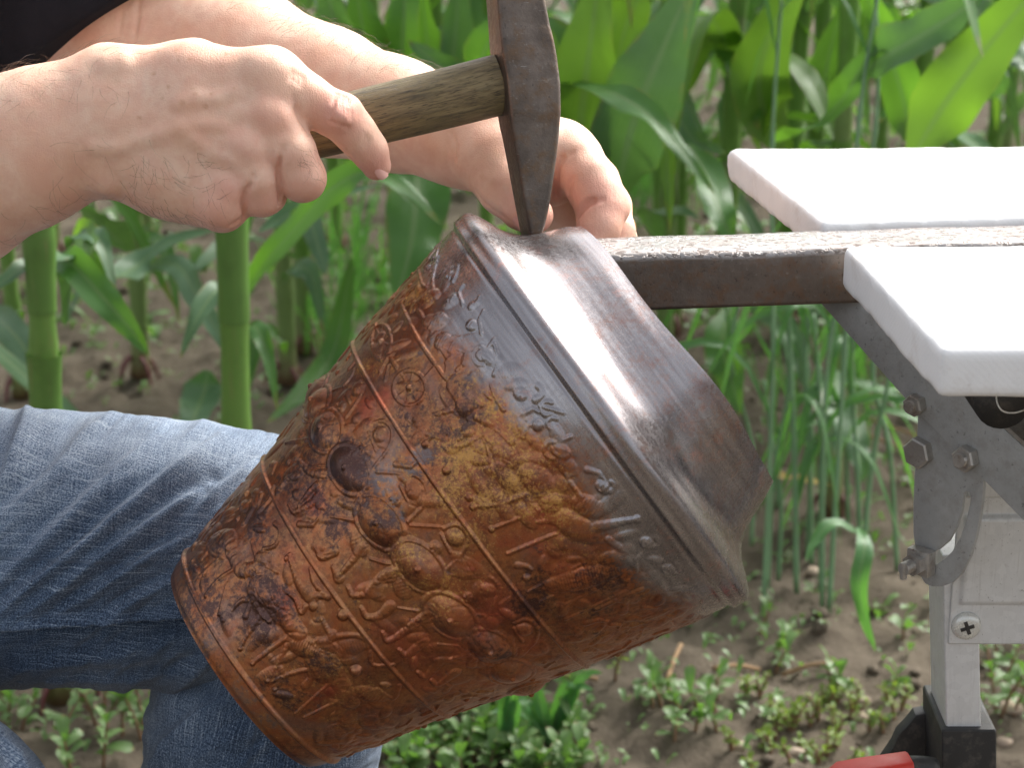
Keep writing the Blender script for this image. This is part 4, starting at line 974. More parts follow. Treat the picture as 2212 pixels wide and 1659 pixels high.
# torso under the shirt, neck and head (above the picture)
SH_R, SH_L = P(-640, -480, 1.12), P(-560, -420, 1.33)
chest = .5 * (SH_R + SH_L) + np.array([-.05, 0, -.02]); hip = chest + np.array([-.16, .0, -.36])
T_base = [Cap(SH_R, SH_L, .065, .06), Cap(chest, hip, .105, .115), Cap(chest + np.array([0, 0, .03]), chest + np.array([.035, 0, .15]), .058, .055)]
headc = chest + np.array([.075, 0, .235]); T_base += [Cap(headc + np.array([-.02, 0, .045]), headc + np.array([.03, 0, -.045]), .088, .066), Cap(headc + np.array([.095, 0, .0]), headc + np.array([.108, 0, -.022]), .012, .015)]
BASE_P = R_base + L_base + T_base; FING_P = R_fing + L_fing; BUMP_P = R_bump + L_bump
def body_plain(p, lo, hi):
    base = group_eval(BASE_P, p, .010, lo, hi)
    out = base
    for fg in FING_P:
        d = group_eval(fg, p, .004, lo, hi)
        if d.min() < .03:
            g = smin(base, d, .006); out = smin(out, g, .0010 * np.clip(np.minimum(base - out, base - g) / .0015, 0, 1))
    b = group_eval(BUMP_P, p, .002, lo, hi); out = smin(out, b, .005)
    return out
def on_skin(u, v, d0, rg=.035):
    ds = np.linspace(d0 - rg, d0 + rg, 181); pts = np.array([P(u, v, d) for d in ds])
    f = body_plain(pts, pts.min(0) - .03, pts.max(0) + .03); i = int(np.argmax(f < 0))
    if f[i] >= 0: return pts[90]
    return pts[i]
def skin_normal(p):
    e = .0008; q = np.array([p + e * k for k in np.vstack([np.eye(3), -np.eye(3)])]); f = body_plain(q, p - .03, p + .03); return nrm(f[:3] - f[3:])
for vl in ([(300, 303), (345, 292), (390, 276), (440, 268), (480, 272)], [(390, 276), (420, 300), (455, 330), (500, 345)], [(300, 303), (250, 320), (200, 318)], [(500, 200), (470, 214), (430, 212), (390, 222)]):
    S_ = [on_skin(u, v, .945) for u, v in vl]; S_ = [p - skin_normal(p) * .0016 for p in S_]
    VEINS += [Cap(S_[k], S_[k + 1], .0017, .0016) for k in range(len(S_) - 1)]
BUMP_P = BUMP_P + VEINS
CREASE = []
def crease(pts, d0, r, dep):
    S = [on_skin(u, v, d0) for u, v in pts]; S = [p + skin_normal(p) * (r - dep) * mm for p in S]
    for k in range(len(S) - 1): CREASE.append(Cap(S[k], S[k + 1], r * mm, r * mm))
# hammer hand: between the fingers, knuckle wrinkles, wrist
crease([(668, 288), (652, 262), (640, 232)], .945, 1.0, 1.4); crease([(640, 232), (634, 212)], .945, 1.2, .5)
crease([(606, 440), (602, 400), (601, 366), (605, 341)], .945, 1.0, 2.0); crease([(605, 341), (612, 318)], .945, 1.2, .8)
crease([(529, 474), (527, 440), (530, 418), (540, 398)], .945, 1.0, 1.9); crease([(540, 398), (548, 380)], .945, 1.2, .7)
for pl in ([(728, 201), (722, 216), (720, 232)], [(741, 205), (736, 222), (737, 240)], [(752, 214), (747, 230), (748, 246)], [(716, 262), (734, 268), (752, 276)], [(712, 250), (716, 238)], [(760, 240), (758, 256)]): crease(pl, .945, .8, .55)
for pl in ([(790, 290), (782, 306)], [(797, 300), (789, 316)], [(646, 160), (640, 178)], [(656, 166), (650, 184)], [(634, 156), (628, 170)]): crease(pl, .95, .7, .35)
crease([(500, 486), (520, 474)], .95, .8, .6); crease([(420, 478), (440, 486)], .955, .8, .5);
# far hand: finger folds, palm lines, elbow crook
crease([(1246, 470), (1254, 456), (1268, 440), (1282, 433)], 1.037, 2.0, 2.2); crease([(1282, 433), (1300, 431)], 1.035, 1.2, .7)
crease([(1232, 446), (1229, 420), (1230, 400), (1235, 386)], 1.04, 1.2, .9)
crease([(1203, 425), (1203, 390), (1205, 356), (1216, 339)], 1.05, 1.7, 1.9); crease([(1216, 339), (1235, 330)], 1.05, 1.1, .7)
crease([(975, 285), (984, 310), (988, 350)], 1.06, 1.0, .7); crease([(1030, 415), (1060, 450), (1092, 474)], 1.035, 1.3, 1.0)
for k in range(4): crease([(1040 + 12 * k, 385 + 6 * k), (1056 + 12 * k, 420 + 6 * k)], 1.035, .9, .35)
crease([(300, 4), (297, 40), (290, 80)], 1.15, 1.4, 1.0); crease([(262, 30), (258, 70)], 1.15, 1.2, .6)
def body_fn(p, lo, hi):
    out = body_plain(p, lo, hi)
    c = group_eval(CREASE, p, .0, lo, hi); out = -smin(-out, c, .0016)
    if lo[0] > -.34:
        out = out + .0007 * vnoise3(p * 75 + 9, 21) + .00030 * vnoise3(p * 190 + 4, 22)
    return out
V, F = nets(body_fn, [-.315, .80, .52], [.10, 1.24, 1.02], .00108, B=24, band=.014)
nfine = len(V)
N = vert_normals(V, F)
uvd = np.array([pix(v) for v in V[::1]]) if len(V) < 1 else None
q = V - CAM; dd = q @ FWD; UU = CU + FPX * (q @ RIGHT) / dd; VV = CV - FPX * (q @ UPV) / dd
red = np.zeros(len(V)); fre = np.zeros(len(V))
for (u, v, d, r, w) in ((737, 240, .945, .013, .75), (815, 365, .96, .012, .7), (650, 385, .945, .014, .5), (569, 425, .945, .013, .5), (480, 455, .945, .013, .5), (590, 256, .938, .010, .55), (536, 318, .938, .010, .5), (505, 412, .940, .010, .55), (1155, 468, 1.03, .016, .8), (1300, 440, 1.04, .02, .65), (1275, 510, 1.035, .014, .6), (1205, 380, 1.06, .014, .7), (1260, 400, 1.045, .014, .5), (600, 350, .94, .008, .5), (530, 430, .94, .008, .5), (400, 150, .95, .02, .2)):
    red = np.maximum(red, min(w * 1.25, .9) * np.exp(-((V - P(u, v, d)) ** 2).sum(1) / r ** 2))
for su, sv, sr in ((1310, 625, 8), (1430, 735, 7), (1550, 870, 11), (1750, 905, 9), (1185, 1000, 7), (1660, 795, 6), (1640, 750, 5), (1380, 830, 6), (1610, 500, 6), (1515, 510, 5), (1800, 795, 5), (1570, 1545, 5), (1880, 560, 5), (1990, 745, 4), (1340, 430, 5), (1500, 425, 6), (1000, 690, 14), (20, 720, 6), (1920, 460, 5)):
    fre = np.maximum(fre, np.exp(-(((UU - su * .254) ** 2 + (VV - sv * .254) ** 2) / (sr * .62) ** 2) ** 1.5) * (dd < 1.0) * (.9 if sr < 12 else .35))
Vc, Fc_ = nets(body_fn, [-.72, .78, .40], [-.305, 1.50, 1.36], .0045, B=12, band=.03)       # shoulders, chest and head, outside the picture
me = mesh_np('body', np.vstack([V, Vc]), np.vstack([F, Fc_ + len(V)])); fattr(me, 'red', np.r_[red, np.zeros(len(Vc))]); fattr(me, 'freckle', np.r_[fre, np.zeros(len(Vc))])
body = link('body', me, SKIN, person)
# upper body at a coarser step (all of it under the shirt or above the picture)
# nail on the index finger of the hammer hand, thumb nail of the other hand
def nail(c, axis, nn, lg, wd):
    axis = nrm(axis); nn = nrm(nn - axis * (nn @ axis)); sd = np.cross(axis, nn); mb = MB(); rows = []
    n, m = 8, 9
    for i in range(n):
        t = i / (n - 1); w = wd * (.86 + .14 * math.sin(t * 3.1)) * (1 - max(0, t - .75) ** 2 * 4)
        rows.append([c + axis * lg * (t - .5) + sd * w * math.sin(a) + nn * (w * (math.cos(a) - 1) * .8 - .0009 * (t < .1)) for a in np.linspace(-1.15, 1.15, m)])
    V_ = np.array(rows).reshape(-1, 3); me = mesh_np('fingernail', np.vstack([V_, V_ - nn * .0006]), np.vstack([grid_faces(n, m), grid_faces(n, m)[:, ::-1] + n * m])); return me
ax = P(818, 368, .966) - P(797, 322, .961)
pn_ = on_skin(829, 364, .962); link('fingernail', nail(pn_ - nrm(RIGHT * .8 - FWD * .5 - UPV * .1) * .0002, ax, nrm(RIGHT * .75 - FWD * .62 + UPV * .05), 0.0088, .0040), NAIL, body)
link('fingernail', nail(on_skin(1114, 488, 1.03) - UPV * .0004, P(1152, 464, 1.031) - P(1098, 408, 1.04), -UPV * .8 - RIGHT * .3 - FWD * .2, .011, .006), NAIL, body)
# wedding ring on the far hand
ra = np.array([math.cos(0), 0, 0]); fc = P(1331, 497, 1.0815); fa = nrm(P(1335, 515, 1.080) - P(1318, 460, 1.088)); e1 = nrm(np.cross(fa, FWD)); e2 = np.cross(fa, e1)
th = np.linspace(0, 2 * np.pi, 40, endpoint=False); rg = []
for t in th:
    dr = math.cos(t) * e1 + math.sin(t) * e2
    rg.append([fc + dr * (.0098 + .0009 * math.cos(a)) + fa * .0018 * math.sin(a) for a in np.linspace(0, 2 * np.pi, 10, endpoint=False)])
R_ = np.array(rg); i = np.arange(40)[:, None]; j = np.arange(10)[None]; f4 = np.stack([i * 10 + j, ((i + 1) % 40) * 10 + j, ((i + 1) % 40) * 10 + (j + 1) % 10, i * 10 + (j + 1) % 10], -1).reshape(-1, 4)
link('finger_ring', mesh_np('finger_ring', R_.reshape(-1, 3), f4), GOLD, person)['label'] = 'thin gold ring on the far hand'
# hairs
def hairs(sel, n, length, flow, seed, lift=.45):
    r = np.random.default_rng(seed); idx = np.where(sel)[0]
    if not len(idx): return []
    out = []
    for k in r.choice(idx, n):
        p = V[k]; nn = N[k]; t = flow + r.normal(0, .55, 3); t = t - nn * (t @ nn); t = nrm(t); l = length * r.uniform(.5, 1.25); cv = np.cross(nn, t) * r.normal(0, .5)
        out.append([p + nn * (.0001 + l * (lift * s - .42 * lift * s * s * 2)) + (t * s + cv * s * s) * l for s in (0, .33, .66, 1)])
    return out
toC = (N @ TOC)
selA = (UU < 330) & (dd < 1.02) & (toC > -.25) & ((VV < 230) | (VV > 290) | (UU < 90))
selB = (UU > 270) & (UU < 480) & (dd < .99) & (VV > 330) & (VV < 480) & (toC > 0)
selC = (UU > 640) & (UU < 700) & (dd < .96) & (VV > 320) & (VV < 400) & (toC > .2)
selD = (UU > 480) & (UU < 985) & (dd > 1.04) & (N @ UPV > .55)
H = hairs(selA, 300, .011, RIGHT * .3 - UPV * 1.0, 1) + hairs(selB, 130, .008, RIGHT * .9 - UPV * .7, 2) + hairs(selC, 22, .006, RIGHT - UPV, 3) + hairs(selD, 330, .011, RIGHT * 1.0 + UPV * .25, 4, .7)
selE = (UU < 240) & (dd < 1.02) & (N @ UPV > .75); H += hairs(selE, 150, .011, RIGHT * .9 + UPV * .3, 5, .8)
cu_ = bpy.data.curves.new('arm_hair', 'CURVE'); cu_.dimensions = '3D'; cu_.bevel_depth = .000045; cu_.bevel_resolution = 0; cu_.materials.append(HAIR)
for h_ in H:
    sp = cu_.splines.new('POLY'); sp.points.add(3); sp.points.foreach_set('co', np.column_stack([np.array(h_), np.ones(4)]).ravel()); sp.points.foreach_set('radius', [1.0, .9, .7, .25])
ho = bpy.data.objects.new('arm_hair', cu_); COL.objects.link(ho); ho.parent = body; tag(ho, kind='stuff')

# --- shirt
S_prims = [Cap(SH_R, SH_L, .082, .078), Cap(chest, hip, .128, .138), Cap(SH_L, P(-160, -135, 1.27), .070, .062), Cap(P(-160, -135, 1.27), P(200, 14, 1.205), .062, .058), Cap(P(200, 14, 1.205), P(330, 66, 1.185), .058, .058), Cap(SH_R, P(-575, 0, 1.078), .070, .064)]
hemp = P(170, 62, 1.15); hemn = nrm(RIGHT * .46 - UPV * .89 + FWD * .02)
hemr = P(-575, 0, 1.078)
def shirt_fn(p, lo, hi):
    d = group_eval(S_prims, p, .03, lo, hi)
    w = .006 * vnoise3(p * np.array([16., 16, 16]) + 3, 31) + .003 * vnoise3(p * 40 + 7, 32)
    d = d + w
    near_l = (p - P(100, 20, 1.2)); cut = (p - hemp) @ hemn
    d = np.where(((near_l ** 2).sum(1) < .16 ** 2), np.maximum(d, cut), d)
    return d
V2, F2 = nets(shirt_fn, [-.62, .80, .42], [.02, 1.60, 1.25], .0040, B=16, band=.03)
link('shirt', mesh_np('shirt', V2, F2), SHIRT, person)['label'] = 'black short-sleeved shirt'

# --- jeans: thigh and shin of the far leg, plus the kneeling near leg
def seg_dist(px, py, pts):
    d = np.full(px.shape, 1e9); tt = np.zeros(px.shape); sg = np.zeros(px.shape)
    for k in range(len(pts) - 1):
        a = np.array(pts[k]); b = np.array(pts[k + 1]); e = b - a
        t = np.clip(((px - a[0]) * e[0] + (py - a[1]) * e[1]) / (e @ e), 0, 1)
        ox, oy = px - a[0] - t * e[0], py - a[1] - t * e[1]
        q = np.hypot(ox, oy); s = e[0] * oy - e[1] * ox
        m = q < d; d = np.where(m, q, d); tt = np.where(m, (k + t) / (len(pts) - 1), tt); sg = np.where(m, np.sign(s), sg)
    return d, tt, sg
def leg_tube(ctrl, n, m, folds, steps, seed, fadefn, a_fl=1.0):
    pts = np.array([P(u, v, d) for u, v, d, r in ctrl]); rad = np.array([r for *_, r in ctrl]) * mm
    path = bez(pts, n); R0 = bez(np.column_stack([rad, rad, rad]), n)[:, 0]
    T = np.gradient(path, axis=0); L_ = np.r_[0, np.cumsum(np.linalg.norm(np.diff(path, axis=0), axis=1))]; T /= np.linalg.norm(T, axis=1)[:, None]
    a = -FWD; th = np.linspace(0, 2 * np.pi, m, endpoint=False); Vv = np.zeros((n, m, 3)); Nn = np.zeros((n, m, 3))
    for k in range(n):
        a = nrm(a - T[k] * (a @ T[k])); b = np.cross(T[k], a)
        Nn[k] = np.cos(th)[:, None] * a + np.sin(th)[:, None] * b
        Vv[k] = path[k] + R0[k] * (np.cos(th)[:, None] * a * a_fl + np.sin(th)[:, None] * b)
    q = Vv - CAM; dd = q @ FWD; U = CU + FPX * (q @ RIGHT) / dd; W = CV - FPX * (q @ UPV) / dd
    front = sstep(-.25, .2, Nn @ (-FWD))
    uu_, ww_ = (U * .78 - W * .62) / 190, (U * .62 + W * .78) / 34
    disp = .0042 * front * fbm2(uu_ + 20, ww_ + 20, 3, seed + 7) + .0022 * vnoise3(Vv * 22 + 5, seed) + .0016 * vnoise3(Vv * 55 + 5, seed + 1) + .0005 * vnoise3(Vv * 140 + 2, seed + 2)
    for pl, w, h in folds:
        d, t, s = seg_dist(U, W, pl)
        env = np.sin(np.clip(t, .02, .98) * np.pi) ** .5 * (d < 1e8)
        prof_ = np.where(s > 0, np.exp(-(d / (w * .34)) ** 2), np.exp(-(d / (w * 1.0)) ** 2))    # steep below, gentle above
        disp = disp + front * env * h * 1.25 * mm * (prof_ - .45 * np.exp(-((d - w * 1.05) / (w * .5)) ** 2) * (s > 0))
    for pl, h, w in steps:
        d, t, s = seg_dist(U, W, pl); disp = disp - front * h * mm * (s > 0) * np.exp(-(d / w) ** 2) * sstep(0, .03, t) * sstep(0, 4, d)
    Vv = Vv + Nn * disp[..., None]
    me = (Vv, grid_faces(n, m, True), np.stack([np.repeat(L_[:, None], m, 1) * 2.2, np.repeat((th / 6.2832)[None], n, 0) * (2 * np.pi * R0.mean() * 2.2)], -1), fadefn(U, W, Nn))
    return me
folds = [([(480, 948), (370, 1030), (250, 1120), (120, 1225), (0, 1325), (-60, 1370)], 30, 7.5), ([(345, 940), (250, 1020), (150, 1120), (50, 1210), (-40, 1290)], 30, 4.8), ([(450, 1050), (340, 1120), (220, 1205), (110, 1285), (20, 1345)], 24, 6.0),
         ([(400, 1160), (300, 1215), (200, 1278), (110, 1330)], 20, 4.6), ([(395, 1240), (310, 1285), (230, 1328)], 18, 4.0), ([(60, 868), (50, 930), (25, 1010), (-10, 1080)], 26, 4.2), ([(200, 905), (150, 980), (80, 1060), (-20, 1140)], 32, 3.6),
         ([(560, 985), (470, 1060), (390, 1150)], 26, 3.2), ([(380, 1390), (200, 1430), (0, 1450)], 26, 2.2), ([(420, 1450), (250, 1470), (60, 1470)], 20, 2.0), ([(-60, 1350), (20, 1352), (120, 1346), (250, 1339), (400, 1331), (520, 1325)], 14, 4.2)]
steps = [([(-100, 1358), (20, 1352), (120, 1346), (250, 1339), (400, 1331), (560, 1322)], 6.5, 60)]
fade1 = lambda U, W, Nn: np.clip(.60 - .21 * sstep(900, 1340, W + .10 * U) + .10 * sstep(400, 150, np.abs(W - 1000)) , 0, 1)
legA = leg_tube([(-1300, 1130, 1.23, 104), (-850, 1150, 1.19, 97), (-420, 1172, 1.16, 86), (-180, 1178, 1.145, 79), (0, 1182, 1.135, 74.5), (200, 1189, 1.13, 73.2), (400, 1200, 1.13, 71.5), (560, 1213, 1.128, 68.5), (680, 1225, 1.125, 64), (745, 1235, 1.125, 52), (785, 1240, 1.125, 20)], 520, 360, folds, steps, 41, fade1)
fold2 = [([(500, 1500), (430, 1540), (360, 1600), (320, 1680)], 22, 3.0), ([(700, 1480), (560, 1560), (420, 1640)], 26, 3.0), ([(800, 1560), (700, 1600), (600, 1680)], 22, 2.4), ([(620, 1600), (605, 1659), (595, 1720)], 8, 1.6)]
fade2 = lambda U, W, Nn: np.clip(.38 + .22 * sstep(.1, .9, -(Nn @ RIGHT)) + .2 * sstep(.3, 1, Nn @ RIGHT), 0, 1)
legB = leg_tube([(690, 1160, 1.135, 30), (680, 1200, 1.135, 58), (650, 1300, 1.14, 66), (605, 1450, 1.15, 64.5), (570, 1600, 1.155, 64.5), (545, 1800, 1.165, 62), (520, 2100, 1.19, 56), (500, 2420, 1.22, 52), (490, 2840, 1.24, 52)], 260, 300, fold2, [], 51, fade2)
legC = leg_tube([(-1300, 1180, 1.10, 102), (-950, 1330, 1.07, 92), (-520, 1560, 1.05, 74), (-260, 1690, 1.05, 60), (-100, 1790, 1.05, 52), (-50, 1930, 1.05, 50), (-110, 2250, 1.06, 52), (-150, 2800, 1.08, 50), (-170, 3200, 1.09, 52)], 300, 200, [([(0, 1590), (40, 1640), (60, 1700)], 18, 2.5)], [], 61, lambda U, W, Nn: .62 + 0 * U)
Vs, Fs, UVs, FDs, off = [], [], [], [], 0
for Vv, Ff, uvv, fd in (legA, legB, legC):
    Vs.append(Vv.reshape(-1, 3)); Fs.append(Ff + off); UVs.append(uvv.reshape(-1, 2)); FDs.append(fd.ravel()); off += Vs[-1].shape[0]
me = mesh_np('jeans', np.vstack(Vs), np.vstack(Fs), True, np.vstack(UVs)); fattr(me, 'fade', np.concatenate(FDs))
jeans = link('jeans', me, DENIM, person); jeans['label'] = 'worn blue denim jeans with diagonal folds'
# shoes (below the picture)
for k, (u, v, d) in enumerate(((490, 2840, 1.24), (-170, 3200, 1.09))):
    a0 = P(u, v, d); hl_, bl_, tl_ = [np.array([a0[0] + dx, a0[1] + dy, z]) for dx, dy, z in ((-.045, 0, .045), (.07, -.01, .042), (.175, -.02, .036))]
    sp_ = [Cap(hl_, bl_, .040, .042), Cap(bl_, tl_, .042, .032), Cap(np.array([a0[0] - .03, a0[1], .07]), np.array([a0[0] - .02, a0[1], .12]), .042, .046)]
    Vq, Fq = nets(lambda p, lo, hi: np.maximum(group_eval(sp_, p, .03, lo, hi), .004 - p[:, 2]), [a0[0] - .12, a0[1] - .09, -.01], [a0[0] + .24, a0[1] + .08, .20], .005, B=12, band=.03)
    link('shoe', mesh_np('shoe', Vq, Fq), SHIRT, person)
# seam threads along the inner leg
VA_ = legA[0]; qq = VA_ - CAM; ddA = qq @ FWD; UA = CU + FPX * (qq @ RIGHT) / ddA; WA = CV - FPX * (qq @ UPV) / ddA
pts = []
for u in np.arange(-80, 420, 7):
    w = np.interp(u, [-100, 20, 120, 250, 400, 560], [1358, 1352, 1346, 1339, 1331, 1322]) - 6
    k = np.argmin((UA - u) ** 2 + (WA - w) ** 2 + 1e9 * (ddA > 1.12)); pts.append(VA_.reshape(-1, 3)[k] - FWD * .0018)
pts = np.array(pts); pts[2:-2] = (pts[:-4] + pts[1:-3] + pts[2:-2] + pts[3:-1] + pts[4:]) / 5; pts = pts - FWD * .0008
mb = MB(); mb.add(*tube(pts, .0008, 8)); link('seam', mb.mesh('seam', True), THREAD, jeans)
# ------------------------------------------------------------------ ground
def gz(x, y):
    x = np.asarray(x, float); y = np.asarray(y, float)
    near = sstep(7, 4.5, y) * sstep(3.2, 2.0, np.abs(x))
    return .020 * fbm2(x * 2.3 + 30, y * 2.3 + 30, 3, 70) + near * (.028 * fbm2(x * 12 + 30, y * 12 + 30, 4, 75) + .016 * np.maximum(fbm2(x * 38 + 9, y * 38 + 9, 2, 80), 0))
gx = np.r_[-80, -40, -20, -10, -6, -4, -3, np.linspace(-2.2, 2.2, 360), 3, 4, 6, 10, 20, 40, 80]
gy = np.r_[-60, -30, -15, -8, -4, -2, -1, 0, .5, np.linspace(.9, 4.6, 360), np.linspace(4.7, 8, 60), 9, 11, 14, 20, 40, 90, 200]
GX, GY = np.meshgrid(gx, gy, indexing='ij'); GZ = gz(GX, GY)
me = mesh_np('ground', np.stack([GX, GY, GZ], -1).reshape(-1, 3), grid_faces(len(gx), len(gy)))
tag(link('ground', me, SOIL), kind='structure')
def at_ground(u, v):
    p = PZ(u, v, 0.0); return np.array([p[0], p[1], float(gz(p[0], p[1]))])
# clods: too many to count
def rock_mesh(name, seed, sub=2):
    bm = bmesh.new(); bmesh.ops.create_icosphere(bm, subdivisions=sub, radius=1)
    V_ = np.array([v.co[:] for v in bm.verts]); k = 1 + .9 * vnoise3(V_ * 1.3 + seed * 3.1, seed) + .5 * vnoise3(V_ * 3 + seed, seed + 1)
    for v, s in zip(bm.verts, k): v.co *= float(s)
    me = bpy.data.meshes.new(name); bm.to_mesh(me); bm.free(); return me
rk = [rock_mesh('c', s) for s in range(4)]
rv = [(np.array([v.co[:] for v in m.vertices]), np.array([list(p.vertices) for p in m.polygons])) for m in rk]
r = np.random.default_rng(3); Vs, Fs, off = [], [], 0
for k in range(1700):
    y = 1.5 + 3.6 * r.random() ** 1.3; x = r.uniform(-.42, .42) * y
    s = .0020 + .010 * r.random() ** 4
    A, Fc = rv[k % 4]; a = r.uniform(0, 6.28); ca_, sa_ = math.cos(a), math.sin(a)
    Q_ = A * np.array([s, s * r.uniform(.7, 1.2), s * .7]); Q_ = np.column_stack([Q_[:, 0] * ca_ - Q_[:, 1] * sa_, Q_[:, 0] * sa_ + Q_[:, 1] * ca_, Q_[:, 2]]) + [x, y, float(gz(x, y)) + s * .2]
    Vs.append(Q_); Fs.append(Fc + off); off += len(Q_)
tag(link('soil_clods', mesh_np('soil_clods', np.vstack(Vs), np.vstack(Fs)), SOIL), 'loose crumbs of brown soil scattered over the field ground', 'soil', kind='stuff')

# ------------------------------------------------------------------ leaves and stems
def leaf_mesh(name, ctr, width, face, n=18, m=7, fold=.22, wave=.12, seed=0, prof=None, roll=0.0):
    "ribbon along ctr; face: direction the upper side looks to"
    c = bez(ctr, n); T = np.gradient(c, axis=0); T /= np.linalg.norm(T, axis=1)[:, None] + 1e-12
    r = np.random.default_rng(seed); ph, ph2 = r.uniform(0, 6.28, 2)
    t = np.linspace(0, 1, n); w = width * (np.clip(t * 3.2 + .22, 0, 1) * np.clip((1 - t) * 1.9, 0, 1) ** .75 if prof is None else np.interp(t, *prof))
    Vv = []; s = np.linspace(-1, 1, m); face = np.asarray(face, float)
    for k in range(n):
        f = face if face.ndim == 1 else face[min(k * len(face) // n, len(face) - 1)]
        nn = nrm(f - T[k] * (f @ T[k])); sd = np.cross(T[k], nn)
        if roll: a = roll * t[k]; nn, sd = nn * math.cos(a) + sd * math.sin(a), sd * math.cos(a) - nn * math.sin(a)
        wv = wave * w[k] * np.sin(t[k] * 13 + ph + s * .6) * np.abs(s) ** 2 * np.sign(s) + wave * .6 * w[k] * np.sin(t[k] * 21 + ph2) * s ** 2
        Vv.append(c[k] + (s * w[k] / 2 * (1 - .1 * np.abs(s)))[:, None] * sd + (np.abs(s) * w[k] * fold * .5 + wv)[:, None] * nn)
    uv = np.stack(np.meshgrid(t, (s + 1) / 2, indexing='ij')[::-1], -1).reshape(-1, 2)
    return mesh_np(name, np.array(Vv).reshape(-1, 3), grid_faces(n, m), True, uv)
def stalk_mesh(foot, top, r0, r1, nodes, seed, m=14, base_h=.06):
    n = 60; t = np.linspace(0, 1, n); path = foot + t[:, None] * (top - foot); r = np.random.default_rng(seed)
    path = path + np.column_stack([.006 * np.sin(t * 5 + seed), .006 * np.cos(t * 4 + seed), 0 * t])
    rad = r0 + (r1 - r0) * t
    for nd in nodes: rad = rad + .0016 * np.exp(-((t - nd) / .010) ** 2)
    rad[0] *= 1.25; rad[1] *= 1.12
    Vv, Ff = tube(path, rad, m); return np.array(Vv), Ff, path, rad
def obj_mesh(name, V, F, mat, parent, smooth=True, basal=None):
    mb = MB(); mb.add(V, F); me = mb.mesh(name, smooth)
    if basal is not None: fattr(me, 'basal', basal)
    return link(name, me, mat, parent)
plants = []
def corn(foot, h, r0, seed, label, group=None, leaves=8, lean=(0, 0), mats=None, az0=None, lmin=.18, kmat=None, first=.16, collars=()):
    rr = np.random.default_rng(seed); foot = np.asarray(foot, float)
    e = empty('corn_plant', foot, label, 'corn plant', group)
    top = foot + np.array([lean[0] * h, lean[1] * h, h])
    nodes = np.cumsum(rr.uniform(.10, .14, 14)) / h; nodes = nodes[nodes < .95]
    Vv, Ff, path, rad = stalk_mesh(foot, top, r0, r0 * .55, nodes, seed)
    bz = np.clip(1 - (Vv[:, 2] - foot[2]) / .075, 0, 1) ** 1.5 * .8
    obj_mesh('stalk', Vv, Ff, kmat or (STALK if rr.random() < .6 else STALK2), e, True, bz)
    for k in range(5):                                  # prop roots
        a = k * 1.257 + rr.uniform(0, .6); d = np.array([math.cos(a), math.sin(a), 0])
        Vr, Fr = tube(bez([foot + d * r0 * .7 + [0, 0, .030], foot + d * r0 * 1.8 + [0, 0, .016], foot + d * r0 * 2.4 + [0, 0, -.01]], 6), [.0035, .003, .0028, .0025, .002, .0018], 6)
        obj_mesh('root', Vr, Fr, STALK, e, True, np.ones(len(Vr)))
    for z0, z1 in collars:
        zz = np.linspace(z0, z1, 10); pp = np.array([np.interp(zz, path[:, 2] - foot[2], path[:, c]) for c in range(3)]).T
        Vsx, Fsx = tube(pp, np.interp(zz, path[:, 2] - foot[2], rad) + np.linspace(.0012, .0034, 10), 14, False); obj_mesh('sheath', Vsx, Fsx, SHEATH2, e, True, np.zeros(len(Vsx)))
    az = rr.uniform(0, 6.28) if az0 is None else az0
    for k in range(leaves):
        z = first + k * (h * .92 - first) / max(leaves, 1) + rr.uniform(-.02, .02)
        s0 = path[min(int(z / h * 59), 59)]; rs = rad[min(int(z / h * 59), 59)]
        # sheath wraps the stalk below the leaf
        zz = np.linspace(max(z - .10, .03), z, 8); pp = np.array([np.interp(zz, path[:, 2] - foot[2], path[:, c]) for c in range(3)]).T
        Vsx, Fsx = tube(pp, np.interp(zz, path[:, 2] - foot[2], rad) + np.linspace(.0008, .0022, 8), 12, False); obj_mesh('sheath', Vsx, Fsx, SHEATH, e, True, np.zeros(len(Vsx)))
        a = az + (k % 2) * math.pi + rr.normal(0, .35); d = np.array([math.cos(a), math.sin(a), 0.0])
        L = rr.uniform(.42, .68) * (.75 if k < 2 else 1); up = rr.uniform(.45, .85); dr = rr.uniform(.55, 1.1)
        ctr = [s0 + d * (rs * .6), s0 + d * L * .20 + [0, 0, L * up * .30], s0 + d * L * .48 + [0, 0, L * (up * .48 - dr * .06)], s0 + d * L * .74 + [0, 0, L * (up * .48 - dr * .30)], s0 + d * L * .90 + [0, 0, L * (up * .40 - dr * .62)]]
        ctr = [c + np.array([0, 0, 0]) + rr.normal(0, .012, 3) * (i > 1) for i, c in enumerate(ctr)]
        wd = rr.uniform(.045, .078) * (.7 if k < 2 else 1)
        if (np.array(ctr)[:, 2] < .02).any(): ctr = [np.array([c[0], c[1], max(c[2], .03)]) for c in ctr]
        me = leaf_mesh('leaf', ctr, wd, [0, 0, 1.0], seed=seed * 31 + k, roll=rr.normal(0, .7))
        link('leaf', me, (mats or [LEAF, LEAFB, LEAF, LEAFY])[int(rr.integers(0, 4))], e)
    return e
def foot_at(u, v): return at_ground(u, v)
def key_leaf(e, pts, wpx, face, mat, seed=0, **k):
    ctr = [P(*p) for p in pts]; d = np.mean([p[2] for p in pts]); me = leaf_mesh('leaf', ctr, 1.28 * wpx * d / FPX, face, seed=seed, n=22, **k); return link('leaf', me, mat, e)
FC = -FWD
up_c = FC * .55 + np.array([0, 0, .85])
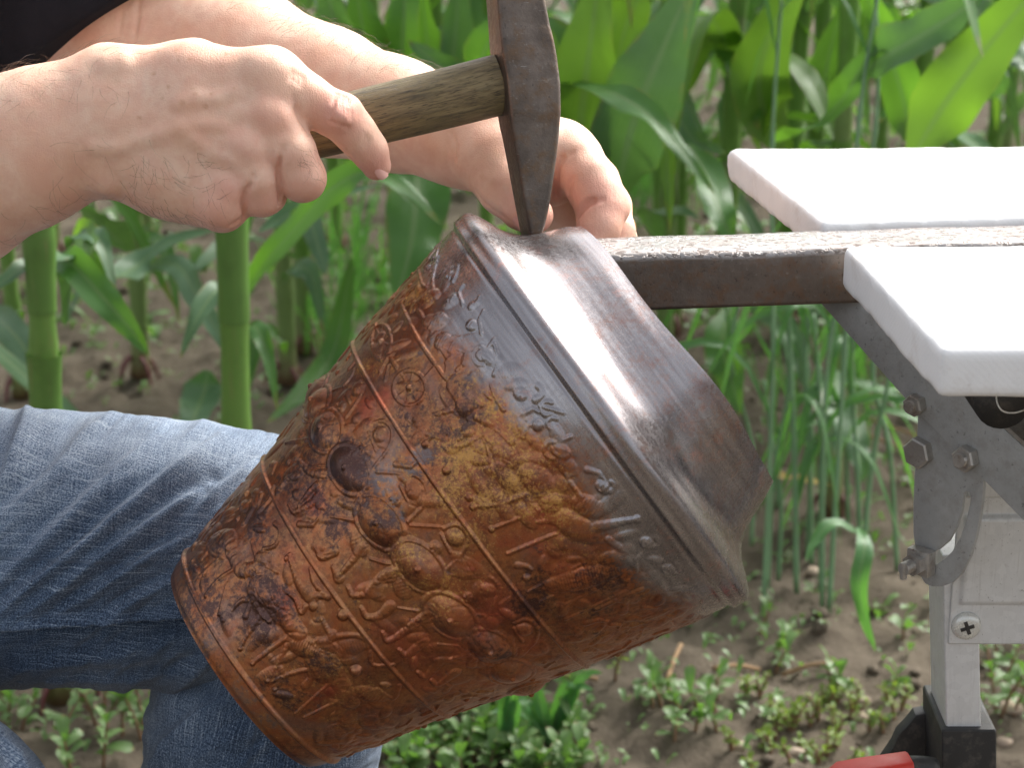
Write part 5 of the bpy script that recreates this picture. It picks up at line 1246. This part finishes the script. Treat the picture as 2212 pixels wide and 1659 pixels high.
# front plants, each where it stands
kc = {}
kc['a'] = corn(foot_at(142, 1480), 1.15, .0145, 11, 'corn plant with thick light green stalk rising behind the thigh, near the left edge', 'corn plants in the front row', 4, (0.0, 0), first=.62, kmat=STALK, collars=((.255, .345), (.385, .50)))
kc['b'] = corn(foot_at(522, 1440), 1.2, .0150, 12, 'corn plant with thick bright stalk directly left of the bucket', 'corn plants in the front row', 4, (.003, 0), first=.66, kmat=STALK, collars=((.08, .235), (.352, .47)))
kc['c'] = corn(foot_at(300, 835), 1.1, .0125, 13, 'corn plant with reddish foot on bare soil between the two thick stalks', 'corn plants in the second row', 5, (0, 0), first=.34, kmat=STALK2)
kc['d'] = corn(foot_at(612, 832), 1.1, .0130, 14, 'corn plant with purple roots just left of the bucket rim', 'corn plants in the second row', 5, (.01, 0), first=.40, kmat=STALK2)
kc['e'] = corn(foot_at(42, 850), 1.1, .0110, 15, 'thin corn plant at the left edge behind the thick stalk', 'corn plants in the second row', 5, (0, 0), first=.30)
kc['f'] = corn(foot_at(1800, 1115), 1.2, .0115, 16, 'corn plant with purple foot and yellowing low leaf left of the bench bracket', 'corn plants in the second row', 4, (-.01, 0), first=.42, kmat=STALK2)
kc['g'] = corn(foot_at(1560, 985), 1.2, .0125, 17, 'corn plant with pale stalk behind the bucket mouth, under the steel bar', 'corn plants in the second row', 5, (0.0, 0), first=.36)
kc['h'] = corn(foot_at(1440, 800), 1.2, .013, 18, 'corn plant standing behind the fingers right of the hammer head', 'corn plants in the second row', 5, (-.01, 0), first=.38)
kc['i'] = corn(foot_at(1735, 690), 1.3, .014, 19, 'corn plant with stout stalk behind the far white board', 'corn plants in the second row', 5, (.01, 0), first=.40, kmat=STALK)
kc['j'] = corn(foot_at(2010, 720), 1.3, .014, 20, 'corn plant with bright yellow-green leaf at the upper right corner', 'corn plants in the second row', 4, (.04, 0), first=.5, kmat=STALK)
kc['k'] = corn(foot_at(900, 905), 1.2, .014, 21, 'corn plant behind the hammer handle with a broad hanging leaf', 'corn plants in the second row', 5, (.0, 0), first=.40)
kc['l'] = corn(foot_at(1255, 880), 1.25, .0135, 22, 'corn plant behind the hammer head with broad upright leaves', 'corn plants in the second row', 5, (.01, 0), first=.42)
K = key_leaf
# leaves that stand out in the photograph
K(kc['a'], [(142, 700, 2.10), (150, 560, 2.00), (60, 575, 1.93), (-40, 640, 1.90)], 58, up_c, LEAFB, 1)
K(kc['a'], [(90, 565, 2.04), (150, 568, 1.98), (225, 645, 1.94), (285, 715, 1.92), (322, 768, 1.92)], 62, FC * .8 + np.array([0, 0, .5]), LEAF, 2, roll=.4)
K(kc['c'], [(292, 560, 2.70), (235, 500, 2.50), (190, 460, 2.40), (160, 440, 2.35)], 66, up_c, LEAFB, 3)
K(kc['c'], [(180, 598, 2.2), (250, 600, 2.25), (300, 572, 2.3), (360, 525, 2.3), (482, 492, 2.3)], 60, up_c, LEAFB, 4)
K(kc['c'], [(300, 585, 2.5), (380, 572, 2.4), (425, 640, 2.3), (468, 712, 2.25), (508, 800, 2.2)], 48, FC * .9 + np.array([0, 0, .3]), LEAFB, 5, roll=.5)
K(kc['e'], [(-40, 660, 2.5), (20, 710, 2.4), (70, 780, 2.35), (112, 872, 2.3)], 62, FC * .9 + np.array([0, 0, .3]), LEAFB, 6)
K(kc['b'], [(522, 640, 2.12), (580, 560, 2.08), (650, 480, 2.05), (720, 405, 2.02), (800, 372, 2.0), (880, 410, 1.98), (955, 488, 1.97)], 72, FC * .75 + np.array([0, 0, .6]), LEAF, 7, fold=.15)
K(kc['b'], [(560, 500, 2.2), (640, 455, 2.2), (730, 425, 2.15), (840, 395, 2.1)], 46, up_c, LEAFB, 8)
K(kc['d'], [(600, 500, 2.6), (660, 470, 2.5), (690, 540, 2.45), (706, 600, 2.42)], 46, FC, LEAFB, 9)
K(kc['d'], [(450, 800, 2.4), (440, 850, 2.4), (420, 900, 2.35), (400, 940, 2.3)], 80, FC * .9 + np.array([0, 0, .3]), LEAFB, 10)
K(kc['d'], [(760, 560, 2.5), (720, 760, 2.5), (650, 850, 2.4), (575, 915, 2.3)], 50, FC, LEAF, 11)
K(kc['k'], [(905, 300, 2.5), (900, 420, 2.4), (885, 540, 2.36), (850, 660, 2.34)], 120, FC * .95 + RIGHT * .2, LEAF, 12, fold=.12)
K(kc['k'], [(870, 330, 2.5), (862, 200, 2.45), (872, 60, 2.4), (880, -120, 2.4)], 120, FC * .9 - RIGHT * .4, LEAF, 13, fold=.15)
K(kc['k'], [(900, 300, 2.6), (960, 200, 2.5), (985, 60, 2.45), (990, -90, 2.4)], 90, FC * .8 + RIGHT * .4, LEAFB, 14)
K(kc['k'], [(760, 200, 2.5), (745, 120, 2.4), (720, 40, 2.35), (700, -80, 2.3)], 90, FC * .9, LEAFB, 141)
K(kc['k'], [(800, 240, 2.5), (792, 140, 2.42), (780, 40, 2.38), (760, -80, 2.35)], 90, FC * .9 + RIGHT * .3, LEAF, 142)
K(kc['k'], [(945, 250, 2.6), (930, 150, 2.5), (918, 40, 2.45), (905, -90, 2.4)], 90, FC * .8 - RIGHT * .5, LEAF, 143)
K(kc['k'], [(1010, 260, 2.7), (1015, 150, 2.6), (1010, 40, 2.55), (1030, -90, 2.5)], 90, FC, LEAFB, 144)
K(kc['a'], [(160, 520, 2.15), (185, 500, 2.05), (180, 560, 2.0), (165, 545, 2.0)], 50, FC, LEAFY, 145)
K(kc['d'], [(640, 560, 2.7), (560, 520, 2.5), (470, 540, 2.4), (390, 620, 2.35)], 44, up_c, LEAFB, 146)
K(kc['l'], [(1240, 420, 2.4), (1255, 260, 2.3), (1275, 100, 2.26), (1300, -100, 2.24)], 150, FC * .9 - RIGHT * .25, LEAFY, 15, fold=.2)
K(kc['l'], [(1330, 420, 2.35), (1370, 260, 2.25), (1430, 110, 2.22), (1510, -70, 2.2)], 150, FC * .85 + np.array([0, 0, .35]), LEAFB, 16, fold=.12)
K(kc['l'], [(1190, 175, 2.35), (1290, 190, 2.2), (1380, 232, 2.15), (1460, 310, 2.12), (1545, 420, 2.1)], 62, up_c, LEAF, 17)
K(kc['l'], [(1250, 330, 2.4), (1230, 240, 2.35), (1200, 160, 2.3), (1190, 60, 2.3)], 70, FC, LEAFY, 171)
K(kc['h'], [(1440, 160, 2.5), (1462, 240, 2.4), (1500, 300, 2.35), (1572, 332, 2.3)], 52, FC * .6 + np.array([0, 0, .8]) - RIGHT * .4, LEAFB, 18, roll=.7)
K(kc['h'], [(1490, 310, 2.3), (1530, 390, 2.25), (1560, 470, 2.2), (1590, 540, 2.2)], 72, FC * .9 + RIGHT * .2, LEAF, 19)
K(kc['h'], [(1440, 560, 2.7), (1400, 470, 2.6), (1450, 455, 2.5), (1520, 475, 2.45)], 50, up_c, LEAFB, 20)
K(kc['h'], [(1560, 20, 2.6), (1590, 90, 2.5), (1610, 170, 2.45), (1640, 280, 2.4)], 86, FC, LEAF, 21)
K(kc['i'], [(1700, 330, 2.5), (1640, 200, 2.4), (1670, 60, 2.36), (1760, -90, 2.34)], 110, FC * .9, LEAFY, 22, fold=.25)
K(kc['i'], [(1650, 318, 2.4), (1740, 282, 2.25), (1820, 215, 2.2), (1880, 120, 2.18), (1985, 70, 2.16)], 70, up_c, LEAF, 23)
K(kc['i'], [(1850, 160, 2.2), (1950, 100, 2.15), (2050, 40, 2.12), (2150, -30, 2.1)], 100, FC * .85 + np.array([0, 0, .5]), LEAFB, 24)
K(kc['i'], [(1770, 280, 2.6), (1780, 180, 2.5), (1800, 80, 2.45), (1840, -40, 2.4)], 90, FC * .9 + RIGHT * .3, LEAF, 241)
K(kc['j'], [(1968, 345, 2.16), (2030, 240, 2.15), (2110, 130, 2.13), (2200, 20, 2.11), (2290, -80, 2.1)], 125, FC * .9 + np.array([0, 0, .3]), LEAFY, 25, fold=.12)
K(kc['j'], [(1960, 300, 2.4), (1950, 210, 2.3), (1900, 60, 2.25), (1850, -60, 2.2)], 80, FC, LEAF, 251)
K(kc['j'], [(2090, 320, 2.6), (2060, 280, 2.5), (2130, 330, 2.4), (2170, 380, 2.4)], 40, up_c, LEAFB, 252)
K(kc['f'], [(1860, 905, 2.45), (1850, 960, 2.42), (1862, 1010, 2.40), (1850, 1050, 2.40)], 45, FC, LEAFB, 26)
K(kc['f'], [(1800, 1050, 2.45), (1740, 1038, 2.36), (1690, 1030, 2.3), (1655, 1012, 2.28)], 30, up_c, DRYM, 27)
K(kc['f'], [(1810, 800, 2.4), (1800, 860, 2.3), (1815, 920, 2.26), (1800, 990, 2.24)], 60, FC * .9 + RIGHT * .2, LEAFB, 28)
K(kc['g'], [(1580, 660, 2.5), (1560, 740, 2.42), (1580, 820, 2.40), (1600, 900, 2.38)], 70, FC * .9 - RIGHT * .2, LEAF, 29)
K(kc['g'], [(1600, 640, 2.6), (1680, 690, 2.5), (1720, 760, 2.46), (1740, 850, 2.44)], 50, FC, LEAFB, 30)
# more broad leaves of the same plants
r = np.random.default_rng(123)
for k in range(20):
    key = 'klhiji'[k % 6]; u = r.uniform(660, 2180); v = r.uniform(60, 330); d = r.uniform(2.35, 2.75); du = r.choice([-1, 1]) * r.uniform(40, 190); h_ = r.uniform(60, 240)
    K(kc[key], [(u, v, d), (u + du * .25, v - h_ * .55, d - .03), (u + du * .6, v - h_ * .85, d - .05), (u + du, v - h_ * r.uniform(.3, 1.2), d - .06)], r.uniform(55, 105), FC * .85 + np.array([0, 0, r.uniform(0, .7)]) + RIGHT * r.normal(0, .3), [LEAF, LEAFB, LEAFY, LEAF][k % 4], 600 + k, roll=r.normal(0, .4))
for k in range(9):
    key = 'acdbe'[k % 5]; u = [142, 300, 615, 522, 45][k % 5]; v = r.uniform(470, 780); d = [2.1, 2.7, 2.75, 2.15, 2.6][k % 5]; du = r.choice([-1, 1]) * r.uniform(70, 170)
    K(kc[key], [(u, v, d), (u + du * .3, v - r.uniform(30, 70), d - .05), (u + du * .7, v - r.uniform(0, 40), d - .08), (u + du, v + r.uniform(40, 130), d - .10)], r.uniform(34, 52), up_c + FC * .4, [LEAF, LEAFB][k % 2], 640 + k, roll=r.normal(0, .5))
# rear rows, random
r = np.random.default_rng(99); nrow = 0
for xx in np.arange(-.30, 1.0, .17):
    xx = xx + r.normal(0, .03); yy = 3.0 + r.normal(0, .06)
    corn([xx, yy, float(gz(xx, yy))], r.uniform(1.1, 1.3), .0125, 260 + int(xx * 100), 'blurred corn plant in the rear rows behind the front corn', 'corn plants in the rear rows', 7, first=.24)
for row, (y0, step) in enumerate(((3.55, .22), (4.4, .26), (5.3, .30), (6.3, .36), (7.4, .45))):
    x = -.34 * y0
    while x < .34 * y0:
        xx = x + r.normal(0, .04); yy = y0 + r.normal(0, .05)
        corn([xx, yy, float(gz(xx, yy))], r.uniform(1.0, 1.3), .0125, 300 + nrow, 'blurred corn plant in the rear rows behind the front corn', 'corn plants in the rear rows', 6, first=.22); nrow += 1
        x += step * r.uniform(.8, 1.3)
for xx, yy, hh in ((-1.05, 2.15, 1.2), (-.85, 2.1, 1.15), (.95, 2.15, 1.2), (1.15, 2.2, 1.2)):
    corn([xx, yy, float(gz(xx, yy))], hh, .014, 500 + int(xx * 50), 'corn plant of the front row just outside the picture side', 'corn plants in the front row', 7)

# ------------------------------------------------------------------ self-sown wheat right of the bucket
def wheat(u, v, htop, du, seed, leaves, label='slender self-sown wheat plant in the clump between bucket and bench', blue=False, utop=None):
    foot = foot_at(u, v); rr = np.random.default_rng(seed); d = pix(foot)[2]
    e = empty('wheat_plant', foot, label, 'wheat plant', 'self-sown wheat stems')
    top = P(u + du, htop, d - .02); path = bez([foot, foot + (top - foot) * .4 + rr.normal(0, .008, 3), foot + (top - foot) * .75 + rr.normal(0, .010, 3), top], 26)
    rad = np.linspace(.0028, .0019, 26) * rr.uniform(.85, 1.2); rad[9] *= 1.4; rad[17] *= 1.4
    Vv, Ff = tube(path, rad, 8); obj_mesh('stem', Vv, Ff, STEMW, e, True, np.zeros(len(Vv)))
    for k in range(leaves):
        i = int(rr.integers(5, 23)); a = rr.uniform(0, 6.28); dv = np.array([math.cos(a), math.sin(a) * .5, 0]); L = rr.uniform(.12, .26)
        ctr = [path[i], path[i] + dv * L * .25 + [0, 0, L * .45], path[i] + dv * L * .6 + [0, 0, L * .45], path[i] + dv * L * .85 + [0, 0, L * rr.uniform(-.1, .3)], path[i] + dv * L + [0, 0, L * rr.uniform(-.5, .2)]]
        link('leaf', leaf_mesh('leaf', ctr, rr.uniform(.007, .013), FC * .6 + np.array([0, 0, .8]), n=12, m=5, seed=seed + k, roll=rr.normal(0, 1.2)), GRASSM, e)
    return e
r = np.random.default_rng(5)
for k in range(12):
    u = r.normal(1750, 115); v = 1090 + r.uniform(0, 220)
    wheat(u, v, r.uniform(560, 860), r.normal(18, 30), 700 + k, int(r.integers(1, 4)))
wheat(1648, 1330, -60, 44, 760, 2, 'tall blue-green wheat stem rising in front of the corn, left of the far board corner'); wheat(1775, 1330, -80, 115, 761, 1, 'pair of tall wheat stems crossing the corn above the far board, left stem'); wheat(1790, 1332, -80, 118, 762, 1, 'pair of tall wheat stems crossing the corn above the far board, right stem')
e = wheat(1860, 1290, 640, 90, 763, 1, 'wheat plant with a pale drooping leaf hanging to the soil left of the bench leg')
K(e, [(1855, 1140, 1.98), (1868, 1180, 1.95), (1855, 1260, 1.94), (1868, 1340, 1.96), (1892, 1410, 1.98)], 34, FC, GRASSM, 31)
K(e, [(1855, 1150, 1.98), (1800, 1130, 1.97), (1760, 1170, 1.96), (1740, 1215, 1.95)], 26, up_c, GRASSM, 32)
# ------------------------------------------------------------------ weeds on the ground
def weed_leaf(seed, L=.017, W=.010, cup=.25):
    return leaf_mesh('leaf', [(0, 0, 0), (L * .33, 0, L * .10), (L * .7, 0, L * .12), (L, 0, L * .02)], W, [0, 0, 1.0], n=8, m=5, fold=cup, wave=.05, seed=seed, prof=([0, .12, .45, .75, .93, 1], [.18, .35, .85, 1.0, .65, .1]))
WL = [weed_leaf(1, .022, .012), weed_leaf(2, .018, .010), weed_leaf(3, .026, .013, .15), weed_leaf(4, .015, .009)]
for mm_ in WL: mm_.materials.append(WEEDM)
WLY = [weed_leaf(5, .010, .006), weed_leaf(6, .008, .005)]
for mm_ in WLY: mm_.materials.append(WEEDM2)
def weed(p, h, seed, leaves, label, group, meshes=WL, spread=.5, stem=True):
    rr = np.random.default_rng(seed); e = empty('weed_plant', p, label, 'weed', group); p = np.asarray(p, float)
    nst = max(1, leaves // 8)
    for s in range(nst):
        a0 = rr.uniform(0, 6.28); d = np.array([math.cos(a0), math.sin(a0), 0]) * spread * rr.uniform(.4, 1.2)
        path = bez([p + [0, 0, -.004], p + d * h * .35 + [0, 0, h * .45], p + d * h * .8 + [0, 0, h * .85], p + d * h * 1.05 + [0, 0, h * 1.1]], 9)
        Vv, Ff = tube(path, np.linspace(.0018, .0010, 9), 6); obj_mesh('stem', Vv, Ff, STEMR, e, True, np.zeros(len(Vv)))
        nl = leaves // nst
        for k in range(nl):
            t = .25 + .75 * k / max(nl - 1, 1); c = path[min(int(t * 8), 8)]
            o = bpy.data.objects.new('leaf', meshes[int(rr.integers(0, len(meshes)))]); COL.objects.link(o); o.parent = e
            o.location = Vector(c - p); sc = rr.uniform(.6, 1.1); o.scale = (sc,) * 3
            o.rotation_euler = (rr.normal(0, .35), -rr.uniform(-.15, .85) if t < .9 else -1.0, a0 + k * 2.4 + rr.normal(0, .3))
    return e
r = np.random.default_rng(17); nw = 0
def patch(n, u0, u1, v0, v1, h, leaves, label, group, meshes=WL, avoid=None):
    global nw
    for k in range(n):
        u, v = r.uniform(u0, u1), r.uniform(v0, v1); p = at_ground(u, v)
        weed(p, h * r.uniform(.7, 1.3), 900 + nw, leaves, label, group, meshes); nw += 1
patch(66, 840, 1290, 1490, 1710, .020, 14, 'low green purslane sprig in the mat below the bucket', 'purslane sprigs below the bucket')
patch(9, 1130, 1380, 1400, 1500, .028, 10, 'feathery green weed tuft on the soil below the bucket belly', 'weed tufts below the bucket belly', WLY)
patch(12, 1380, 1560, 1480, 1660, .018, 8, 'small weed seedling on bare soil at the bottom middle', 'weed seedlings on the bare soil')
patch(40, 1560, 1960, 1490, 1690, .016, 16, 'yellowish green weed in the patch left of the red lever', 'yellowish weeds by the red lever', WLY)
patch(7, 1640, 1960, 1330, 1480, .022, 8, 'small weed seedling on bare soil at the bottom middle', 'weed seedlings on the bare soil')
patch(8, 2140, 2240, 1380, 1560, .036, 8, 'weed seedling on the soil right of the bench leg', 'weed seedlings right of the bench leg')
patch(9, 110, 330, 1500, 1690, .050, 14, 'upright purslane sprig on the soil under the bent knee', 'purslane sprigs under the knee')
patch(4, -20, 60, 1490, 1560, .04, 12, 'purslane sprig at the left edge under the thigh', 'purslane sprigs at the left edge')
# broad grass blades in the mat
for k, (u, v, du, dv) in enumerate(((1090, 1640, 10, -130), (1190, 1600, 50, -110), (1190, 1610, -60, -100), (1000, 1530, 20, -110), (1060, 1560, -60, -60), (920, 1560, 60, -70), (1010, 1590, -120, -50))):
    p = at_ground(u, v); d = pix(p)[2]; e = empty('grass_plant', p, 'grass plant with broad blades rising from the purslane mat', 'grass', 'broad grass blades in the mat')
    for s in range(3):
        q = r.normal(0, 22, 2); key_leaf(e, [(u, v, d), (u + du * .4 + q[0] * .5, v + dv * .6 + q[1] * .3, d - .01), (u + du * .8 + q[0], v + dv + q[1], d - .02), (u + du * 1.3 + q[0] * 1.6, v + dv * .95 + q[1] * 1.5, d - .03)], 26, FC * .7 + np.array([0, 0, .7]), GRASSM, 40 + k * 3 + s)
# fine seedlings and grass between the corn: nobody could count them
LB = []
for k, ms in enumerate(WL + WLY):
    LB.append((np.array([v.co[:] for v in ms.vertices]), np.array([list(p.vertices) for p in ms.polygons])))
def scatter(name, n, fu, mat, label, cat, size, seed, blades=False):
    rr = np.random.default_rng(seed); Vs, Fs, off = [], [], 0
    for k in range(n):
        x, y = fu(rr)
        z = float(gz(x, y)); cl = rr.integers(3, 7)
        for c in range(cl):
            a = rr.uniform(0, 6.28); tl = rr.uniform(.15, 1.0) if not blades else rr.uniform(.9, 1.45); s = size * rr.uniform(.5, 1.4)
            A, Fc = LB[int(rr.integers(0, len(LB)))]
            A = A * s
            if blades: A = A * np.array([5.0, .28, 1.0])
            X = A[:, 0] * math.cos(tl) - A[:, 2] * math.sin(tl); Z = A[:, 0] * math.sin(tl) + A[:, 2] * math.cos(tl)
            Vs.append(np.column_stack([X * math.cos(a) - A[:, 1] * math.sin(a) + x + rr.normal(0, .006), X * math.sin(a) + A[:, 1] * math.cos(a) + y + rr.normal(0, .006), Z + z + rr.uniform(0, .012)])); Fs.append(Fc + off); off += len(A)
    me = mesh_np(name, np.vstack(Vs), np.vstack(Fs)); fu_ = np.zeros((len(me.loops), 2), np.float32) + .3
    l = me.uv_layers.new(name='UVMap'); l.data.foreach_set('uv', fu_.ravel())
    return tag(link(name, me, mat), label, cat, kind='stuff')
def in_view(y0, y1, p=1.0):
    def f(rr):
        y = y0 + (y1 - y0) * rr.random() ** p; return rr.uniform(-.27, .27) * y, y
    return f
scatter('ground_cover', 900, in_view(1.6, 3.2), WEEDM, 'scattered fine weed seedlings covering the soil', 'ground cover', .6, 1)
scatter('ground_cover', 1500, in_view(3.0, 8.0), WEEDM, 'green weed cover on the soil among the rear corn rows', 'ground cover', 1.6, 2)
scatter('grass', 14, lambda rr: (lambda p: (p[0], p[1]))(at_ground(rr.normal(1790, 110), rr.uniform(830, 1090))), GRASSM, 'fine bright grass behind the wheat stems', 'grass', 1.5, 3, True)
scatter('grass', 45, lambda rr: (lambda p: (p[0], p[1]))(at_ground(rr.normal(760, 60), rr.uniform(600, 800))), GRASSM, 'fine bright grass on the soil left of the bucket shoulder', 'grass', 1.2, 4, True)
scatter('grass', 70, lambda rr: (lambda p: (p[0], p[1]))(at_ground(rr.normal(1400, 60), rr.uniform(330, 480))), GRASSM, 'fine bright grass behind the fingers', 'grass', 1.6, 6, True)
# stones and straws
for k, (u, v, s) in enumerate(((1855, 1520, .008), (1598, 1617, .006), (1715, 1645, .006), (2185, 1530, .009), (1865, 1490, .006), (2170, 1585, .006), (1760, 1220, .007))):
    p = at_ground(u, v); me = rock_mesh('pebble', 40 + k); me.materials.append(STONE)
    me.polygons.foreach_set('use_smooth', np.ones(len(me.polygons), bool))
    o = bpy.data.objects.new('pebble', me); COL.objects.link(o); o.location = p + np.array([0, 0, s * .4]); o.scale = (s * 1.3, s, s * .8)
    tag(o, 'small pale pebble lying on the soil near the bench leg', 'pebble', 'pebbles on the soil')
for k, (a, b) in enumerate((((1180, 1485), (1290, 1500)), ((1540, 1470), (1640, 1440)), ((1690, 1440), (1800, 1445)), ((1790, 940), (1960, 960)), ((1700, 850), (1990, 930)), ((2140, 1430), (2212, 1470)), ((1440, 1500), (1470, 1440)))):
    p, q = at_ground(*a), at_ground(*b); mid = .5 * (p + q) + np.array([0, 0, .008]); mb = MB(); mb.add(*tube(bez([p + [0, 0, .004], mid, q + [0, 0, .005]], 10), .0022, 7)); me = mb.mesh('straw', True); o = link('straw', me, STRAW)
    tag(o, 'dry brown straw lying on the soil', 'straw', 'dry straws on the soil')
